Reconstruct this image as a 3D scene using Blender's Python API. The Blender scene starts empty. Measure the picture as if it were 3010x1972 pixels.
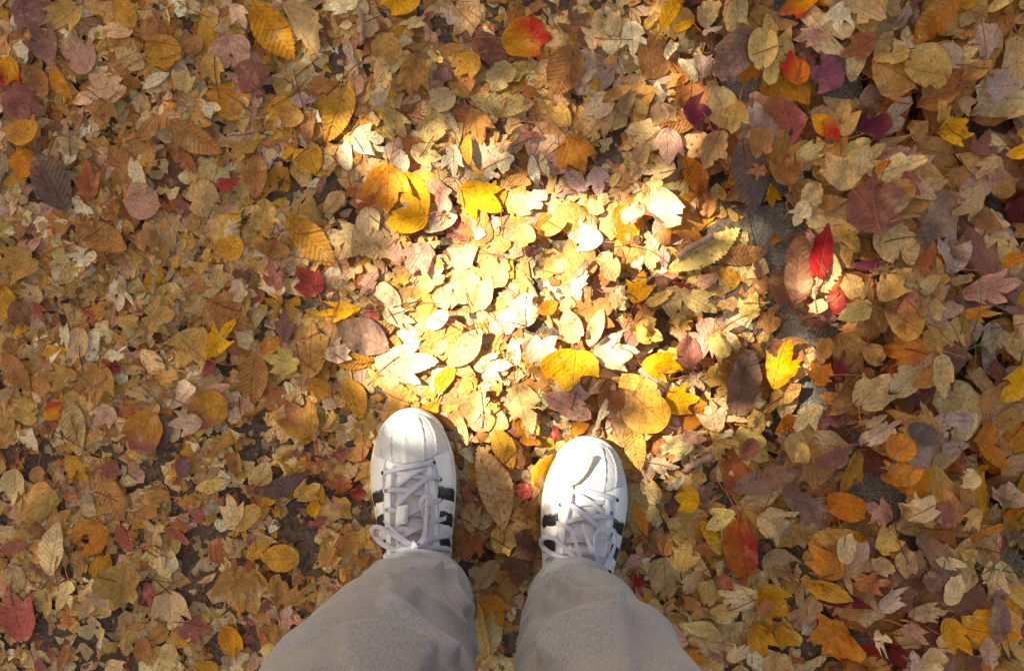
import bpy, math, random
import numpy as np
from mathutils import Vector
from mathutils.geometry import delaunay_2d_cdt

rad = math.radians
rng = np.random.default_rng(20241)
random.seed(7)

# ------------------------------------------------------------------ camera
CAM_H, FPX, PCX, PCY = 1.30, 2950.0, 1505.0, 986.0
scene = bpy.context.scene
col = scene.collection
cam_d = bpy.data.cameras.new('camera')
cam_d.sensor_fit = 'HORIZONTAL'
cam_d.sensor_width = 36.0
cam_d.lens = 36.0 * FPX / 3010.0
cam_d.clip_start = 0.02
cam_d.clip_end = 2000.0
cam = bpy.data.objects.new('camera', cam_d)
cam.location = (0, 0, CAM_H)
col.objects.link(cam)
scene.camera = cam

# ------------------------------------------------------------------ light
SUN_EL = rad(44.0)
SUN_H = np.array([-0.955, 0.297])                 # horizontal direction towards the sun
SUN_H = SUN_H / np.linalg.norm(SUN_H)
TO_SUN = np.array([SUN_H[0]*math.cos(SUN_EL), SUN_H[1]*math.cos(SUN_EL), math.sin(SUN_EL)])
world = bpy.data.worlds.new('World')
scene.world = world
world.use_nodes = True
wn = world.node_tree
sky = wn.nodes.new('ShaderNodeTexSky')
sky.sky_type = 'NISHITA'
sky.sun_disc = False
sky.sun_elevation = SUN_EL
sky.sun_rotation = math.atan2(SUN_H[0], SUN_H[1])
sky.air_density = 1.0
sky.dust_density = 4.5
sky.ozone_density = 0.6
wn.links.new(sky.outputs[0], wn.nodes['Background'].inputs[0])
wn.nodes['Background'].inputs[1].default_value = 0.088
sun_d = bpy.data.lights.new('sun', 'SUN')
sun_d.energy = 5.0
sun_d.angle = rad(0.5)
sun_d.color = (1.0, 0.97, 0.92)
sun = bpy.data.objects.new('sun', sun_d)
sun.location = (-6, 2, 9)
sun.rotation_euler = Vector(TO_SUN).to_track_quat('Z', 'Y').to_euler()
col.objects.link(sun)

vs = scene.view_settings
vs.view_transform = 'Standard'
vs.look = 'None'
vs.gamma = 1.0
vs.use_curve_mapping = False
vs.exposure = 2.0
vs.use_white_balance = True              # the camera is balanced for open shade
vs.white_balance_temperature = 7700
vs.white_balance_tint = 7
scene.cycles.use_denoising = True
scene.cycles.max_bounces = 5
scene.cycles.diffuse_bounces = 3
scene.cycles.transmission_bounces = 4
scene.cycles.sample_clamp_indirect = 8.0


def W(px, py, z=0.0):
    """a point of the place from its position in the photograph and its height"""
    s = (CAM_H - z) / FPX
    return np.array([(px - PCX) * s, (PCY - py) * s])


# ------------------------------------------------------------------ helpers
def s2l(c):
    c = np.asarray(c, float) / 255.0
    return np.where(c <= 0.04045, c / 12.92, ((c + 0.055) / 1.055) ** 2.4)


def new_mesh(name, V, F, mat=None, colr=None, luv=None, rnd=None, smooth=True, tri=True):
    me = bpy.data.meshes.new(name)
    V = np.asarray(V, np.float32)
    if tri:
        F = np.asarray(F, np.int32)
        n = len(F); k = F.shape[1]
        me.vertices.add(len(V)); me.vertices.foreach_set('co', V.ravel())
        me.loops.add(n * k); me.loops.foreach_set('vertex_index', F.ravel())
        me.polygons.add(n)
        me.polygons.foreach_set('loop_start', np.arange(0, n * k, k, dtype=np.int32))
        me.update(calc_edges=True)
    else:
        me.from_pydata([tuple(v) for v in V], [], F)
    if colr is not None:
        a = me.attributes.new('Col', 'FLOAT_COLOR', 'POINT')
        c4 = np.ones((len(V), 4), np.float32); c4[:, :3] = colr
        a.data.foreach_set('color', c4.ravel())
    if luv is not None:
        a = me.attributes.new('luv', 'FLOAT_VECTOR', 'POINT')
        a.data.foreach_set('vector', np.asarray(luv, np.float32).ravel())
    if rnd is not None:
        a = me.attributes.new('rnd', 'FLOAT', 'POINT')
        a.data.foreach_set('value', np.asarray(rnd, np.float32).ravel())
    if smooth:
        me.polygons.foreach_set('use_smooth', np.ones(len(me.polygons), bool))
    if mat:
        me.materials.append(mat)
    return me


def link(name, me, parent=None, label=None, cat=None, group=None, kind=None):
    o = bpy.data.objects.new(name, me)
    col.objects.link(o)
    if parent is not None:
        o.parent = parent
    if label: o['label'] = label
    if cat: o['category'] = cat
    if group: o['group'] = group
    if kind: o['kind'] = kind
    return o


def in_poly(P, poly):
    x, y = P[:, 0], P[:, 1]
    inside = np.zeros(len(P), bool)
    x0, y0 = poly[-1]
    for x1, y1 in poly:
        c = ((y1 > y) != (y0 > y))
        if c.any():
            xi = (x0 - x1) * (y - y1) / (y0 - y1 + 1e-15) + x1
            inside ^= c & (x < xi)
        x0, y0 = x1, y1
    return inside


def seg_dist(P, poly, closed=True, along=False):
    """distance of points to a polyline, and signed side"""
    A = np.asarray(poly, float)
    B = np.roll(A, -1, 0) if closed else A[1:]
    if not closed: A = A[:-1]
    D = B - A
    L2 = (D ** 2).sum(1) + 1e-18
    rel = P[:, None, :] - A[None]
    t = np.clip((rel * D[None]).sum(2) / L2[None], 0, 1)
    Q = rel - t[..., None] * D[None]
    d = np.sqrt((Q ** 2).sum(2))
    i = d.argmin(1)
    r = np.arange(len(P))
    cr = D[i, 0] * rel[r, i, 1] - D[i, 1] * rel[r, i, 0]
    if along:
        L = np.sqrt(L2); cum = np.concatenate([[0], np.cumsum(L)])
        return d[r, i], np.sign(cr), (cum[i] + t[r, i] * L[i]) / cum[-1]
    return d[r, i], np.sign(cr)


def triangulate(outline, holes=(), spacing=0.1, jit=0.25, rg=None):
    """outline polygon -> vertices, triangles with interior points"""
    rg = rg or rng
    lo, hi = outline.min(0), outline.max(0)
    gx = np.arange(lo[0] + spacing * .5, hi[0], spacing)
    gy = np.arange(lo[1] + spacing * .5, hi[1], spacing * .87)
    pts = [np.empty((0, 2))]
    if len(gx) and len(gy):
        X, Y = np.meshgrid(gx, gy)
        X = X + (np.arange(len(gy)) % 2)[:, None] * spacing * .5
        G = np.stack([X.ravel(), Y.ravel()], 1)
        G += rg.uniform(-jit, jit, G.shape) * spacing
        ok = in_poly(G, outline)
        for h in holes: ok &= ~in_poly(G, h)
        G = G[ok]
        if len(G):
            d, _ = seg_dist(G, outline)
            keep = d > spacing * .35
            for h in holes:
                dh, _ = seg_dist(G, h); keep &= dh > spacing * .3
            G = G[keep]
        pts.append(G)
    n = len(outline)
    allp = [outline]; edges = [(i, (i + 1) % n) for i in range(n)]
    base = n
    for h in holes:
        m = len(h); allp.append(h)
        edges += [(base + i, base + (i + 1) % m) for i in range(m)]
        base += m
    allp += pts
    P = np.concatenate(allp)
    r = delaunay_2d_cdt([Vector(p) for p in P], edges, [], 0, 1e-7)
    V = np.array([tuple(v) for v in r[0]])
    T = np.array([f for f in r[2] if len(f) == 3], int)
    cen = V[T].mean(1)
    ok = in_poly(cen, outline)
    for h in holes: ok &= ~in_poly(cen, h)
    T = T[ok]
    a = V[T]
    ar = (a[:, 1, 0]-a[:, 0, 0])*(a[:, 2, 1]-a[:, 0, 1]) - (a[:, 1, 1]-a[:, 0, 1])*(a[:, 2, 0]-a[:, 0, 0])
    T[ar < 0] = T[ar < 0][:, ::-1]
    return V, T


def crom(P, n, closed=False):
    """Catmull-Rom through the points, n samples per span"""
    P = np.asarray(P, float)
    if closed: Q = np.concatenate([P[-1:], P, P[:2]])
    else: Q = np.concatenate([2 * P[:1] - P[1:2], P, 2 * P[-1:] - P[-2:-1]])
    out = []
    for i in range(1, len(Q) - 2):
        p0, p1, p2, p3 = Q[i - 1], Q[i], Q[i + 1], Q[i + 2]
        for t in np.linspace(0, 1, n, endpoint=False):
            out.append(.5 * ((2 * p1) + (-p0 + p2) * t + (2 * p0 - 5 * p1 + 4 * p2 - p3) * t * t + (-p0 + 3 * p1 - 3 * p2 + p3) * t ** 3))
    if not closed: out.append(Q[-2])
    return np.array(out)


def tube(P, R, sides=5, cap=True):
    P = np.asarray(P, float); n = len(P)
    R = np.broadcast_to(np.asarray(R, float), (n,))
    T = np.gradient(P, axis=0); T /= np.linalg.norm(T, axis=1)[:, None] + 1e-12
    up = np.array([0, 0, 1.0])
    A = np.cross(T, up)
    bad = np.linalg.norm(A, axis=1) < 1e-3
    A[bad] = np.cross(T[bad], [1, 0, 0])
    A /= np.linalg.norm(A, axis=1)[:, None]
    B = np.cross(A, T)
    ang = np.arange(sides) * 2 * math.pi / sides
    V = P[:, None] + R[:, None, None] * (np.cos(ang)[None, :, None] * A[:, None] + np.sin(ang)[None, :, None] * B[:, None])
    V = V.reshape(-1, 3)
    F = []
    for i in range(n - 1):
        for j in range(sides):
            a, b = i * sides + j, i * sides + (j + 1) % sides
            F += [(a, b, b + sides), (a, b + sides, a + sides)]
    if cap:
        for e in (0, n - 1):
            for j in range(1, sides - 1):
                F.append((e * sides, e * sides + j, e * sides + j + 1))
    return V, np.array(F, int)


# ------------------------------------------------------------------ materials
def mat_new(name):
    m = bpy.data.materials.new(name); m.use_nodes = True
    nt = m.node_tree; nt.nodes.clear()
    out = nt.nodes.new('ShaderNodeOutputMaterial')
    return m, nt, out


class NT:
    def __init__(s, nt): s.nt = nt
    def n(s, t, **k):
        x = s.nt.nodes.new(t)
        for a, b in k.items(): setattr(x, a, b)
        return x
    def l(s, a, b): s.nt.links.new(a, b)
    def math(s, op, a, b=None, c=None, clamp=False):
        x = s.n('ShaderNodeMath', operation=op); x.use_clamp = clamp
        for i, v in enumerate((a, b, c)):
            if v is None: continue
            if isinstance(v, (int, float)): x.inputs[i].default_value = v
            else: s.l(v, x.inputs[i])
        return x.outputs[0]
    def vmath(s, op, a, b=None):
        x = s.n('ShaderNodeVectorMath', operation=op)
        for i, v in enumerate((a, b)):
            if v is None: continue
            if isinstance(v, (tuple, list)): x.inputs[i].default_value = v
            else: s.l(v, x.inputs[i])
        return x.outputs[0]
    def mix(s, f, a, b, blend='MIX'):
        x = s.n('ShaderNodeMix', data_type='RGBA', blend_type=blend)
        for i, v in ((0, f), (6, a), (7, b)):
            if isinstance(v, (int, float)): x.inputs[i].default_value = v
            elif isinstance(v, (tuple, list)): x.inputs[i].default_value = (*v, 1) if len(v) == 3 else v
            else: s.l(v, x.inputs[i])
        return x.outputs[2]
    def noise(s, vec, scale, detail=3, rough=.55, w=None, dim='3D'):
        x = s.n('ShaderNodeTexNoise', noise_dimensions=dim)
        x.inputs['Scale'].default_value = scale
        x.inputs['Detail'].default_value = detail
        x.inputs['Roughness'].default_value = rough
        if vec is not None: s.l(vec, x.inputs['Vector'])
        if w is not None: s.l(w, x.inputs['W'])
        return x
    def ramp(s, f, stops):
        x = s.n('ShaderNodeValToRGB')
        e = x.color_ramp.elements
        while len(e) < len(stops): e.new(.5)
        for k, (p, c) in zip(e, stops):
            k.position = p; k.color = (*c, 1) if len(c) == 3 else c
        s.l(f, x.inputs[0])
        return x.outputs[0]
    def remap(s, v, a, b, c=0.0, d=1.0):
        x = s.n('ShaderNodeMapRange'); x.clamp = True
        s.l(v, x.inputs[0])
        for i, k in enumerate((a, b, c, d)): x.inputs[i + 1].default_value = k
        return x.outputs[0]


def leaf_material(name, serrated):
    m, nt, out = mat_new(name); g = NT(nt)
    colr = g.n('ShaderNodeAttribute', attribute_name='Col').outputs['Color']
    uv = g.n('ShaderNodeAttribute', attribute_name='luv').outputs['Vector']
    rn = g.n('ShaderNodeAttribute', attribute_name='rnd').outputs['Fac']
    off = g.n('ShaderNodeCombineXYZ'); g.l(g.math('MULTIPLY', rn, 91.0), off.inputs[0]); g.l(g.math('MULTIPLY', rn, 57.0), off.inputs[2])
    nv = g.vmath('ADD', uv, off.outputs[0])
    sep = g.n('ShaderNodeSeparateXYZ'); g.l(uv, sep.inputs[0])
    u, v = sep.outputs[0], sep.outputs[1]
    av = g.math('ABSOLUTE', v)
    # blotches, fine mottling
    n1 = g.noise(nv, 3.2, 2, .6).outputs['Fac']
    n2 = g.noise(nv, 14, 3, .65).outputs['Fac']
    c = g.mix(g.remap(n1, .35, .75, 0, .55), colr, g.mix(1.0, colr, (.78, .62, .48), 'MULTIPLY'))
    c = g.mix(g.remap(n1, .25, .42, .35, 0), c, (.62, .46, .22))
    k2 = g.remap(n2, .3, .7, .70, 1.22)
    vm = g.n('ShaderNodeVectorMath', operation='SCALE'); g.l(c, vm.inputs[0]); g.l(k2, vm.inputs['Scale'])
    c = vm.outputs[0]
    # dark specks
    sp = g.noise(nv, 23, 0, .5).outputs['Fac']
    c = g.mix(g.remap(sp, .74, .79, 0, .75), c, (.05, .03, .02))
    # veins
    if serrated:
        mid = g.remap(av, .006, .022, 1, 0)
        ph = g.math('MULTIPLY', g.math('SUBTRACT', u, g.math('MULTIPLY', av, .75)), 12.0)
        sv = g.math('ABSOLUTE', g.math('SUBTRACT', g.math('FRACT', ph), .5))
        side = g.remap(sv, .0, .10, .55, 0)
        relief = g.math('MULTIPLY', g.math('COSINE', g.math('MULTIPLY', ph, 6.2832)), .5)
    else:
        mid = g.remap(av, .006, .018, 1, 0)
        ang = g.math('ABSOLUTE', g.math('ARCTAN2', v, g.math('ADD', u, 0.0)))
        r = g.math('SQRT', g.math('ADD', g.math('MULTIPLY', u, u), g.math('MULTIPLY', v, v)))
        d = g.math('MULTIPLY', g.math('ABSOLUTE', g.math('SUBTRACT', ang, .62)), r)
        side1 = g.remap(d, .005, .014, .8, 0)
        ph = g.math('MULTIPLY', g.math('SUBTRACT', u, g.math('MULTIPLY', av, .9)), 7.0)
        sv = g.math('ABSOLUTE', g.math('SUBTRACT', g.math('FRACT', ph), .5))
        side = g.math('MAXIMUM', side1, g.remap(sv, .0, .06, .28, 0))
        relief = g.math('MULTIPLY', g.math('COSINE', g.math('MULTIPLY', ph, 6.2832)), .2)
    vein = g.math('MAXIMUM', mid, side)
    c = g.mix(g.math('MULTIPLY', vein, g.remap(n1, .35, .65, .12, .36)), c, g.mix(.5, g.mix(1.0, colr, (.42, .28, .2), 'MULTIPLY'), (.16, .06, .03)))
    hgt = g.math('ADD', g.math('MULTIPLY', n2, .9), g.math('ADD', g.math('MULTIPLY', relief, .22), g.math('MULTIPLY', vein, -.35)))
    hgt = g.math('ADD', hgt, g.math('MULTIPLY', n1, 1.0))
    bp = g.n('ShaderNodeBump'); bp.inputs['Strength'].default_value = .7; bp.inputs['Distance'].default_value = .0024
    g.l(hgt, bp.inputs['Height'])
    p = g.n('ShaderNodeBsdfPrincipled')
    g.l(c, p.inputs['Base Color']); g.l(bp.outputs[0], p.inputs['Normal'])
    g.l(g.remap(n2, .3, .7, .5, .75), p.inputs['Roughness'])
    p.inputs['Specular IOR Level'].default_value = .25
    tr = g.n('ShaderNodeBsdfTranslucent')
    g.l(g.mix(1.0, c, (1.0, .8, .45), 'MULTIPLY'), tr.inputs['Color'])
    g.l(bp.outputs[0], tr.inputs['Normal'])
    mx = g.n('ShaderNodeMixShader'); mx.inputs[0].default_value = .22
    g.l(p.outputs[0], mx.inputs[1]); g.l(tr.outputs[0], mx.inputs[2])
    g.l(mx.outputs[0], out.inputs[0])
    return m


M_LEAF = leaf_material('leaf_lobed', False)
M_SERR = leaf_material('leaf_serrated', True)


def simple_mat(name, base, rough=.6, spec=.3, var=.15, scale=60, bump=0.0, bscale=200, attr=False, dist=.001):
    m, nt, out = mat_new(name); g = NT(nt)
    tc = g.n('ShaderNodeTexCoord').outputs['Object']
    nz = g.noise(tc, scale, 4, .6).outputs['Fac']
    src = g.n('ShaderNodeAttribute', attribute_name='Col').outputs['Color'] if attr else None
    if src is None:
        r = g.n('ShaderNodeRGB'); r.outputs[0].default_value = (*base, 1); src = r.outputs[0]
    vm = g.n('ShaderNodeVectorMath', operation='SCALE'); g.l(src, vm.inputs[0]); g.l(g.remap(nz, .3, .7, 1 - var, 1 + var), vm.inputs['Scale'])
    p = g.n('ShaderNodeBsdfPrincipled'); g.l(vm.outputs[0], p.inputs['Base Color'])
    p.inputs['Roughness'].default_value = rough; p.inputs['Specular IOR Level'].default_value = spec
    if bump:
        b = g.n('ShaderNodeBump'); b.inputs['Strength'].default_value = bump; b.inputs['Distance'].default_value = dist
        g.l(g.noise(tc, bscale, 4, .6).outputs['Fac'], b.inputs['Height']); g.l(b.outputs[0], p.inputs['Normal'])
    g.l(p.outputs[0], out.inputs[0])
    return m


M_STEM = simple_mat('leaf_stem', (.3, .1, .05), .5, .3, .25, 90, attr=True)
M_CRUMB = simple_mat('soil_crumb', (.1, .07, .05), .85, .15, .3, 300, .4, 600, attr=True)

# soil and kerb -----------------------------------------------------------
def soil_material():
    m, nt, out = mat_new('soil'); g = NT(nt)
    tc = g.n('ShaderNodeTexCoord').outputs['Object']
    a = g.noise(tc, 180, 5, .65).outputs['Fac']; b = g.noise(tc, 12, 3, .5).outputs['Fac']
    c = g.ramp(a, [(.3, (.055, .038, .025)), (.55, (.14, .098, .064)), (.75, (.25, .18, .12))])
    c = g.mix(g.remap(b, .4, .65, 0, .5), c, (.05, .033, .022))
    # further off the ground is leaf-covered too
    vo = g.n('ShaderNodeTexVoronoi'); vo.inputs['Scale'].default_value = 16; vo.inputs['Randomness'].default_value = 1
    g.l(tc, vo.inputs['Vector'])
    sp = g.n('ShaderNodeSeparateColor'); g.l(vo.outputs['Color'], sp.inputs[0])
    lc = g.ramp(sp.outputs[0], [(0, (.16, .07, .02)), (.3, (.42, .23, .06)), (.6, (.5, .34, .15)), (.85, (.3, .12, .05)), (1, (.55, .33, .03))])
    ln = g.n('ShaderNodeVectorMath', operation='LENGTH'); g.l(tc, ln.inputs[0])
    c = g.mix(g.remap(ln.outputs['Value'], 2.2, 2.8, 0, .9), c, lc)
    p = g.n('ShaderNodeBsdfPrincipled'); g.l(c, p.inputs['Base Color']); p.inputs['Roughness'].default_value = .95
    p.inputs['Specular IOR Level'].default_value = .1
    bp = g.n('ShaderNodeBump'); bp.inputs['Strength'].default_value = 1; bp.inputs['Distance'].default_value = .004
    g.l(a, bp.inputs['Height']); g.l(bp.outputs[0], p.inputs['Normal'])
    g.l(p.outputs[0], out.inputs[0])
    return m


def stone_material():
    m, nt, out = mat_new('kerb_granite'); g = NT(nt)
    tc = g.n('ShaderNodeTexCoord').outputs['Object']
    a = g.noise(tc, 420, 3, .7).outputs['Fac']; b = g.noise(tc, 26, 4, .6).outputs['Fac']; d = g.noise(tc, 140, 4, .65).outputs['Fac']
    c = g.ramp(a, [(.32, (.05, .043, .034)), (.42, (.18, .16, .128)), (.56, (.32, .285, .235)), (.68, (.52, .47, .40))])
    c = g.mix(g.remap(b, .38, .66, 0, .75), c, (.085, .07, .05))
    c = g.mix(g.remap(d, .56, .7, 0, .5), c, (.05, .045, .04))
    p = g.n('ShaderNodeBsdfPrincipled'); g.l(c, p.inputs['Base Color']); p.inputs['Roughness'].default_value = .85
    p.inputs['Specular IOR Level'].default_value = .2
    bp = g.n('ShaderNodeBump'); bp.inputs['Strength'].default_value = .9; bp.inputs['Distance'].default_value = .003
    g.l(g.math('ADD', a, g.math('MULTIPLY', d, 1.5)), bp.inputs['Height']); g.l(bp.outputs[0], p.inputs['Normal'])
    g.l(p.outputs[0], out.inputs[0])
    return m


M_SOIL = soil_material()
M_STONE = stone_material()

# ------------------------------------------------------------------ ground
KD = W(2477, 900) - W(2257, -100)               # along the kerb
KD = KD / np.linalg.norm(KD)
KN = np.array([-KD[1], KD[0]])
if KN[0] < 0: KN = -KN                          # to the right of the kerb
K0 = W(2262, 920)                               # a point of its left edge
KW = 0.178
KERB_Z = 0.014


def kerb_q(P):
    return (P - K0) @ KN


def base_height(P):
    q = kerb_q(P)
    n = 0.003 * np.sin(P[:, 0] * 21 + P[:, 1] * 13) + 0.0025 * np.sin(P[:, 0] * 47 - P[:, 1] * 38 + 1)
    z = np.where(q < 0, n, np.where(q < KW, KERB_Z, -0.022 + n))
    return z


def build_ground():
    xs = np.concatenate([[-300, -60, -15, -5], np.linspace(-1.6, 1.6, 129), [5, 15, 60, 300]])
    X, Y = np.meshgrid(xs, xs); P = np.stack([X.ravel(), Y.ravel()], 1)
    near = (np.abs(P) < 1.7).all(1)
    q = kerb_q(P)
    n = 0.003 * np.sin(P[:, 0] * 21 + P[:, 1] * 13) + 0.0025 * np.sin(P[:, 0] * 47 - P[:, 1] * 38 + 1)
    z = np.where(q < KW * .5, n, -0.022 + n) * near - 0.012 * (~near)
    V = np.column_stack([P, z])
    k = len(xs); F = []
    for i in range(k - 1):
        for j in range(k - 1):
            a = i * k + j; F.append((a, a + 1, a + k + 1, a + k))
    link('ground', new_mesh('ground', V, np.array(F), M_SOIL), kind='structure')
    kerb = bpy.data.objects.new('kerb', None); col.objects.link(kerb); kerb['kind'] = 'structure'
    L = 0.62
    for i in range(-3, 4):
        c = K0 + KD * (i * L + .17)
        nx, ny = 26, 9
        us = np.linspace(-.5, .5, nx) * (L - .007); vsn = np.linspace(0, 1, ny) * KW
        rows = []
        for u in us:
            for v in vsn:
                e = min(v, KW - v, L / 2 - .0035 - abs(u))
                zz = KERB_Z - 0.009 * max(0, 1 - e / .012) ** 2 + 0.0016 * math.sin(u * 60 + v * 90 + i) * math.sin(v * 150 - i * 2)
                p = c + KD * u + KN * v
                rows.append((p[0], p[1], zz))
        V = rows[:]
        F = []
        for a in range(nx - 1):
            for b in range(ny - 1):
                k0 = a * ny + b; F.append((k0, k0 + ny, k0 + ny + 1, k0 + 1))
        ring = [a * ny for a in range(nx)] + [(nx - 1) * ny + b for b in range(1, ny)] + [a * ny + ny - 1 for a in range(nx - 2, -1, -1)] + [b for b in range(ny - 2, 0, -1)]
        b0 = len(V)
        for r in ring: V.append((V[r][0], V[r][1], -.12))
        m = len(ring)
        for a in range(m):
            F.append((ring[a], ring[(a + 1) % m], b0 + (a + 1) % m, b0 + a))
        link('kerb_stone', new_mesh('kerb_stone', V, F, M_STONE, tri=False), parent=kerb)


build_ground()

# ------------------------------------------------------------------ height map of what already lies there
CELL = 0.0025
HX0, HY0, HX1, HY1 = -1.15, -0.95, 1.15, 0.95
NXH, NYH = int((HX1 - HX0) / CELL), int((HY1 - HY0) / CELL)
gx, gy = np.meshgrid(HX0 + (np.arange(NXH) + .5) * CELL, HY0 + (np.arange(NYH) + .5) * CELL, indexing='ij')
H = base_height(np.stack([gx.ravel(), gy.ravel()], 1)).reshape(NXH, NYH)


def hidx(P):
    i = np.clip(((P[:, 0] - HX0) / CELL).astype(int), 0, NXH - 1)
    j = np.clip(((P[:, 1] - HY0) / CELL).astype(int), 0, NYH - 1)
    return i, j


def hget(P):
    i, j = hidx(P)
    return H[i, j]


def hmax(P):
    i, j = hidx(P)
    z = H[i, j]
    for a, b in ((1, 0), (-1, 0), (0, 1), (0, -1), (2, 1), (-1, 2), (1, -2), (-2, -1)):
        z = np.maximum(z, H[np.clip(i + a, 0, NXH - 1), np.clip(j + b, 0, NYH - 1)])
    return z


BARY = np.array([[1, 0, 0], [0, 1, 0], [0, 0, 1], [.5, .5, 0], [.5, 0, .5], [0, .5, .5], [.34, .33, .33], [.67, .17, .16], [.17, .67, .16], [.17, .16, .67]])


def hput(V, T, cap=0.03):
    S = np.einsum('bk,tkc->tbc', BARY, V[T]).reshape(-1, 3)
    i, j = hidx(S)
    z = np.minimum(S[:, 2], H[i, j] + cap)
    np.maximum.at(H, (i, j), z)


# shoes: where they stand, so that the leaves go under the soles
SHOE = {
    'left': dict(toe=W(1204, 1200, .03), d=np.array([.052, -1.0]), side=-1),
    'right': dict(toe=W(1739, 1283, .03), d=np.array([-.105, -1.0]), side=1),
}
SOLE_A = np.array([0, .003, .008, .016, .028, .042, .06, .08, .10, .13, .16, .20, .235, .262, .28, .289, .292])
SOLE_W = np.array([0, .0125, .0215, .0305, .0395, .0460, .0510, .0535, .0532, .0500, .0455, .0405, .0385, .0360, .027, .013, 0])
SHOE_L = .292
for s in SHOE.values():
    s['d'] = s['d'] / np.linalg.norm(s['d']); s['r'] = np.array([-s['d'][1], s['d'][0]])


def shoe_local(P, s):
    rel = P - s['toe']
    return rel @ s['d'], rel @ s['r']


def sole_half(a):
    return np.interp(a, SOLE_A, SOLE_W)


SOLE_Z0 = 0.010


def under_shoes(V):
    for s in SHOE.values():
        a, b = shoe_local(V[:, :2], s)
        m = (a > -.03) & (a < SHOE_L + .03)
        if not m.any(): continue
        d = np.abs(b) - sole_half(np.clip(a, 0, SHOE_L))
        d = np.maximum(d, np.maximum(-a, a - SHOE_L))
        lim = SOLE_Z0 - .002 + np.clip(d - .002, 0, 1) * 1.4
        V[m, 2] = np.where(d[m] < .03, np.minimum(V[m, 2], lim[m]), V[m, 2])
    return V


# ------------------------------------------------------------------ leaf shapes
HALF = {
    't': ([(0, 0, 1), (.03, .13, 0), (.14, .30, 0), (.32, .41, 0), (.52, .455, 0), (.75, .50, 1), (.68, .34, 0), (.655, .235, 0), (.74, .19, 0), (.87, .115, 0), (1, 0, 1)],
          [(0, 0, 1), (.06, .12, 0), (.2, .27, 0), (.36, .36, 0), (.5, .42, 0), (.66, .50, 1), (.60, .33, 0), (.58, .20, 0), (.70, .19, 0), (.86, .12, 0), (1, 0, 1)]),
    'k': ([(0, 0, 1), (.04, .17, 0), (.16, .36, 0), (.36, .48, 0), (.58, .49, 0), (.80, .42, 1), (.80, .30, 0), (.84, .19, 0), (.92, .09, 0), (1, 0, 1)],
          [(0, 0, 1), (.03, .2, 0), (.15, .4, 0), (.35, .5, 0), (.55, .48, 0), (.72, .39, 0), (.86, .22, 0), (.94, .09, 0), (1, 0, 1)]),
    'w': ([(0, 0, 1), (-.02, .14, 0), (.10, .30, 0), (.26, .40, 0), (.54, .50, 1), (.55, .36, 0), (.57, .22, 0), (.70, .20, 0), (.86, .12, 0), (1, 0, 1)],
          [(0, 0, 1), (-.03, .16, 0), (.06, .34, 0), (.3, .49, 0), (.58, .46, 0), (.74, .33, 1), (.74, .22, 0), (.8, .18, 0), (.9, .1, 0), (1, 0, 1)]),
    'n': ([(0, 0, 1), (.08, .12, 0), (.24, .25, 0), (.44, .37, 0), (.74, .50, 1), (.58, .28, 0), (.50, .15, 0), (.64, .15, 0), (.82, .11, 0), (1, 0, 1)],
          [(0, 0, 1), (.05, .15, 0), (.2, .28, 0), (.36, .38, 0), (.62, .50, 1), (.55, .30, 0), (.52, .16, 0), (.66, .17, 0), (.84, .11, 0), (1, 0, 1)]),
}


def half_outline(ctrl, n=5):
    out = []; run = [ctrl[0]]
    for c in ctrl[1:]:
        run.append(c)
        if c[2]:
            out.append(crom([(p[0], p[1]) for p in run], n)[:-1]); run = [c]
    out.append(np.array([[ctrl[-1][0], ctrl[-1][1]]]))
    return np.concatenate(out)


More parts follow.
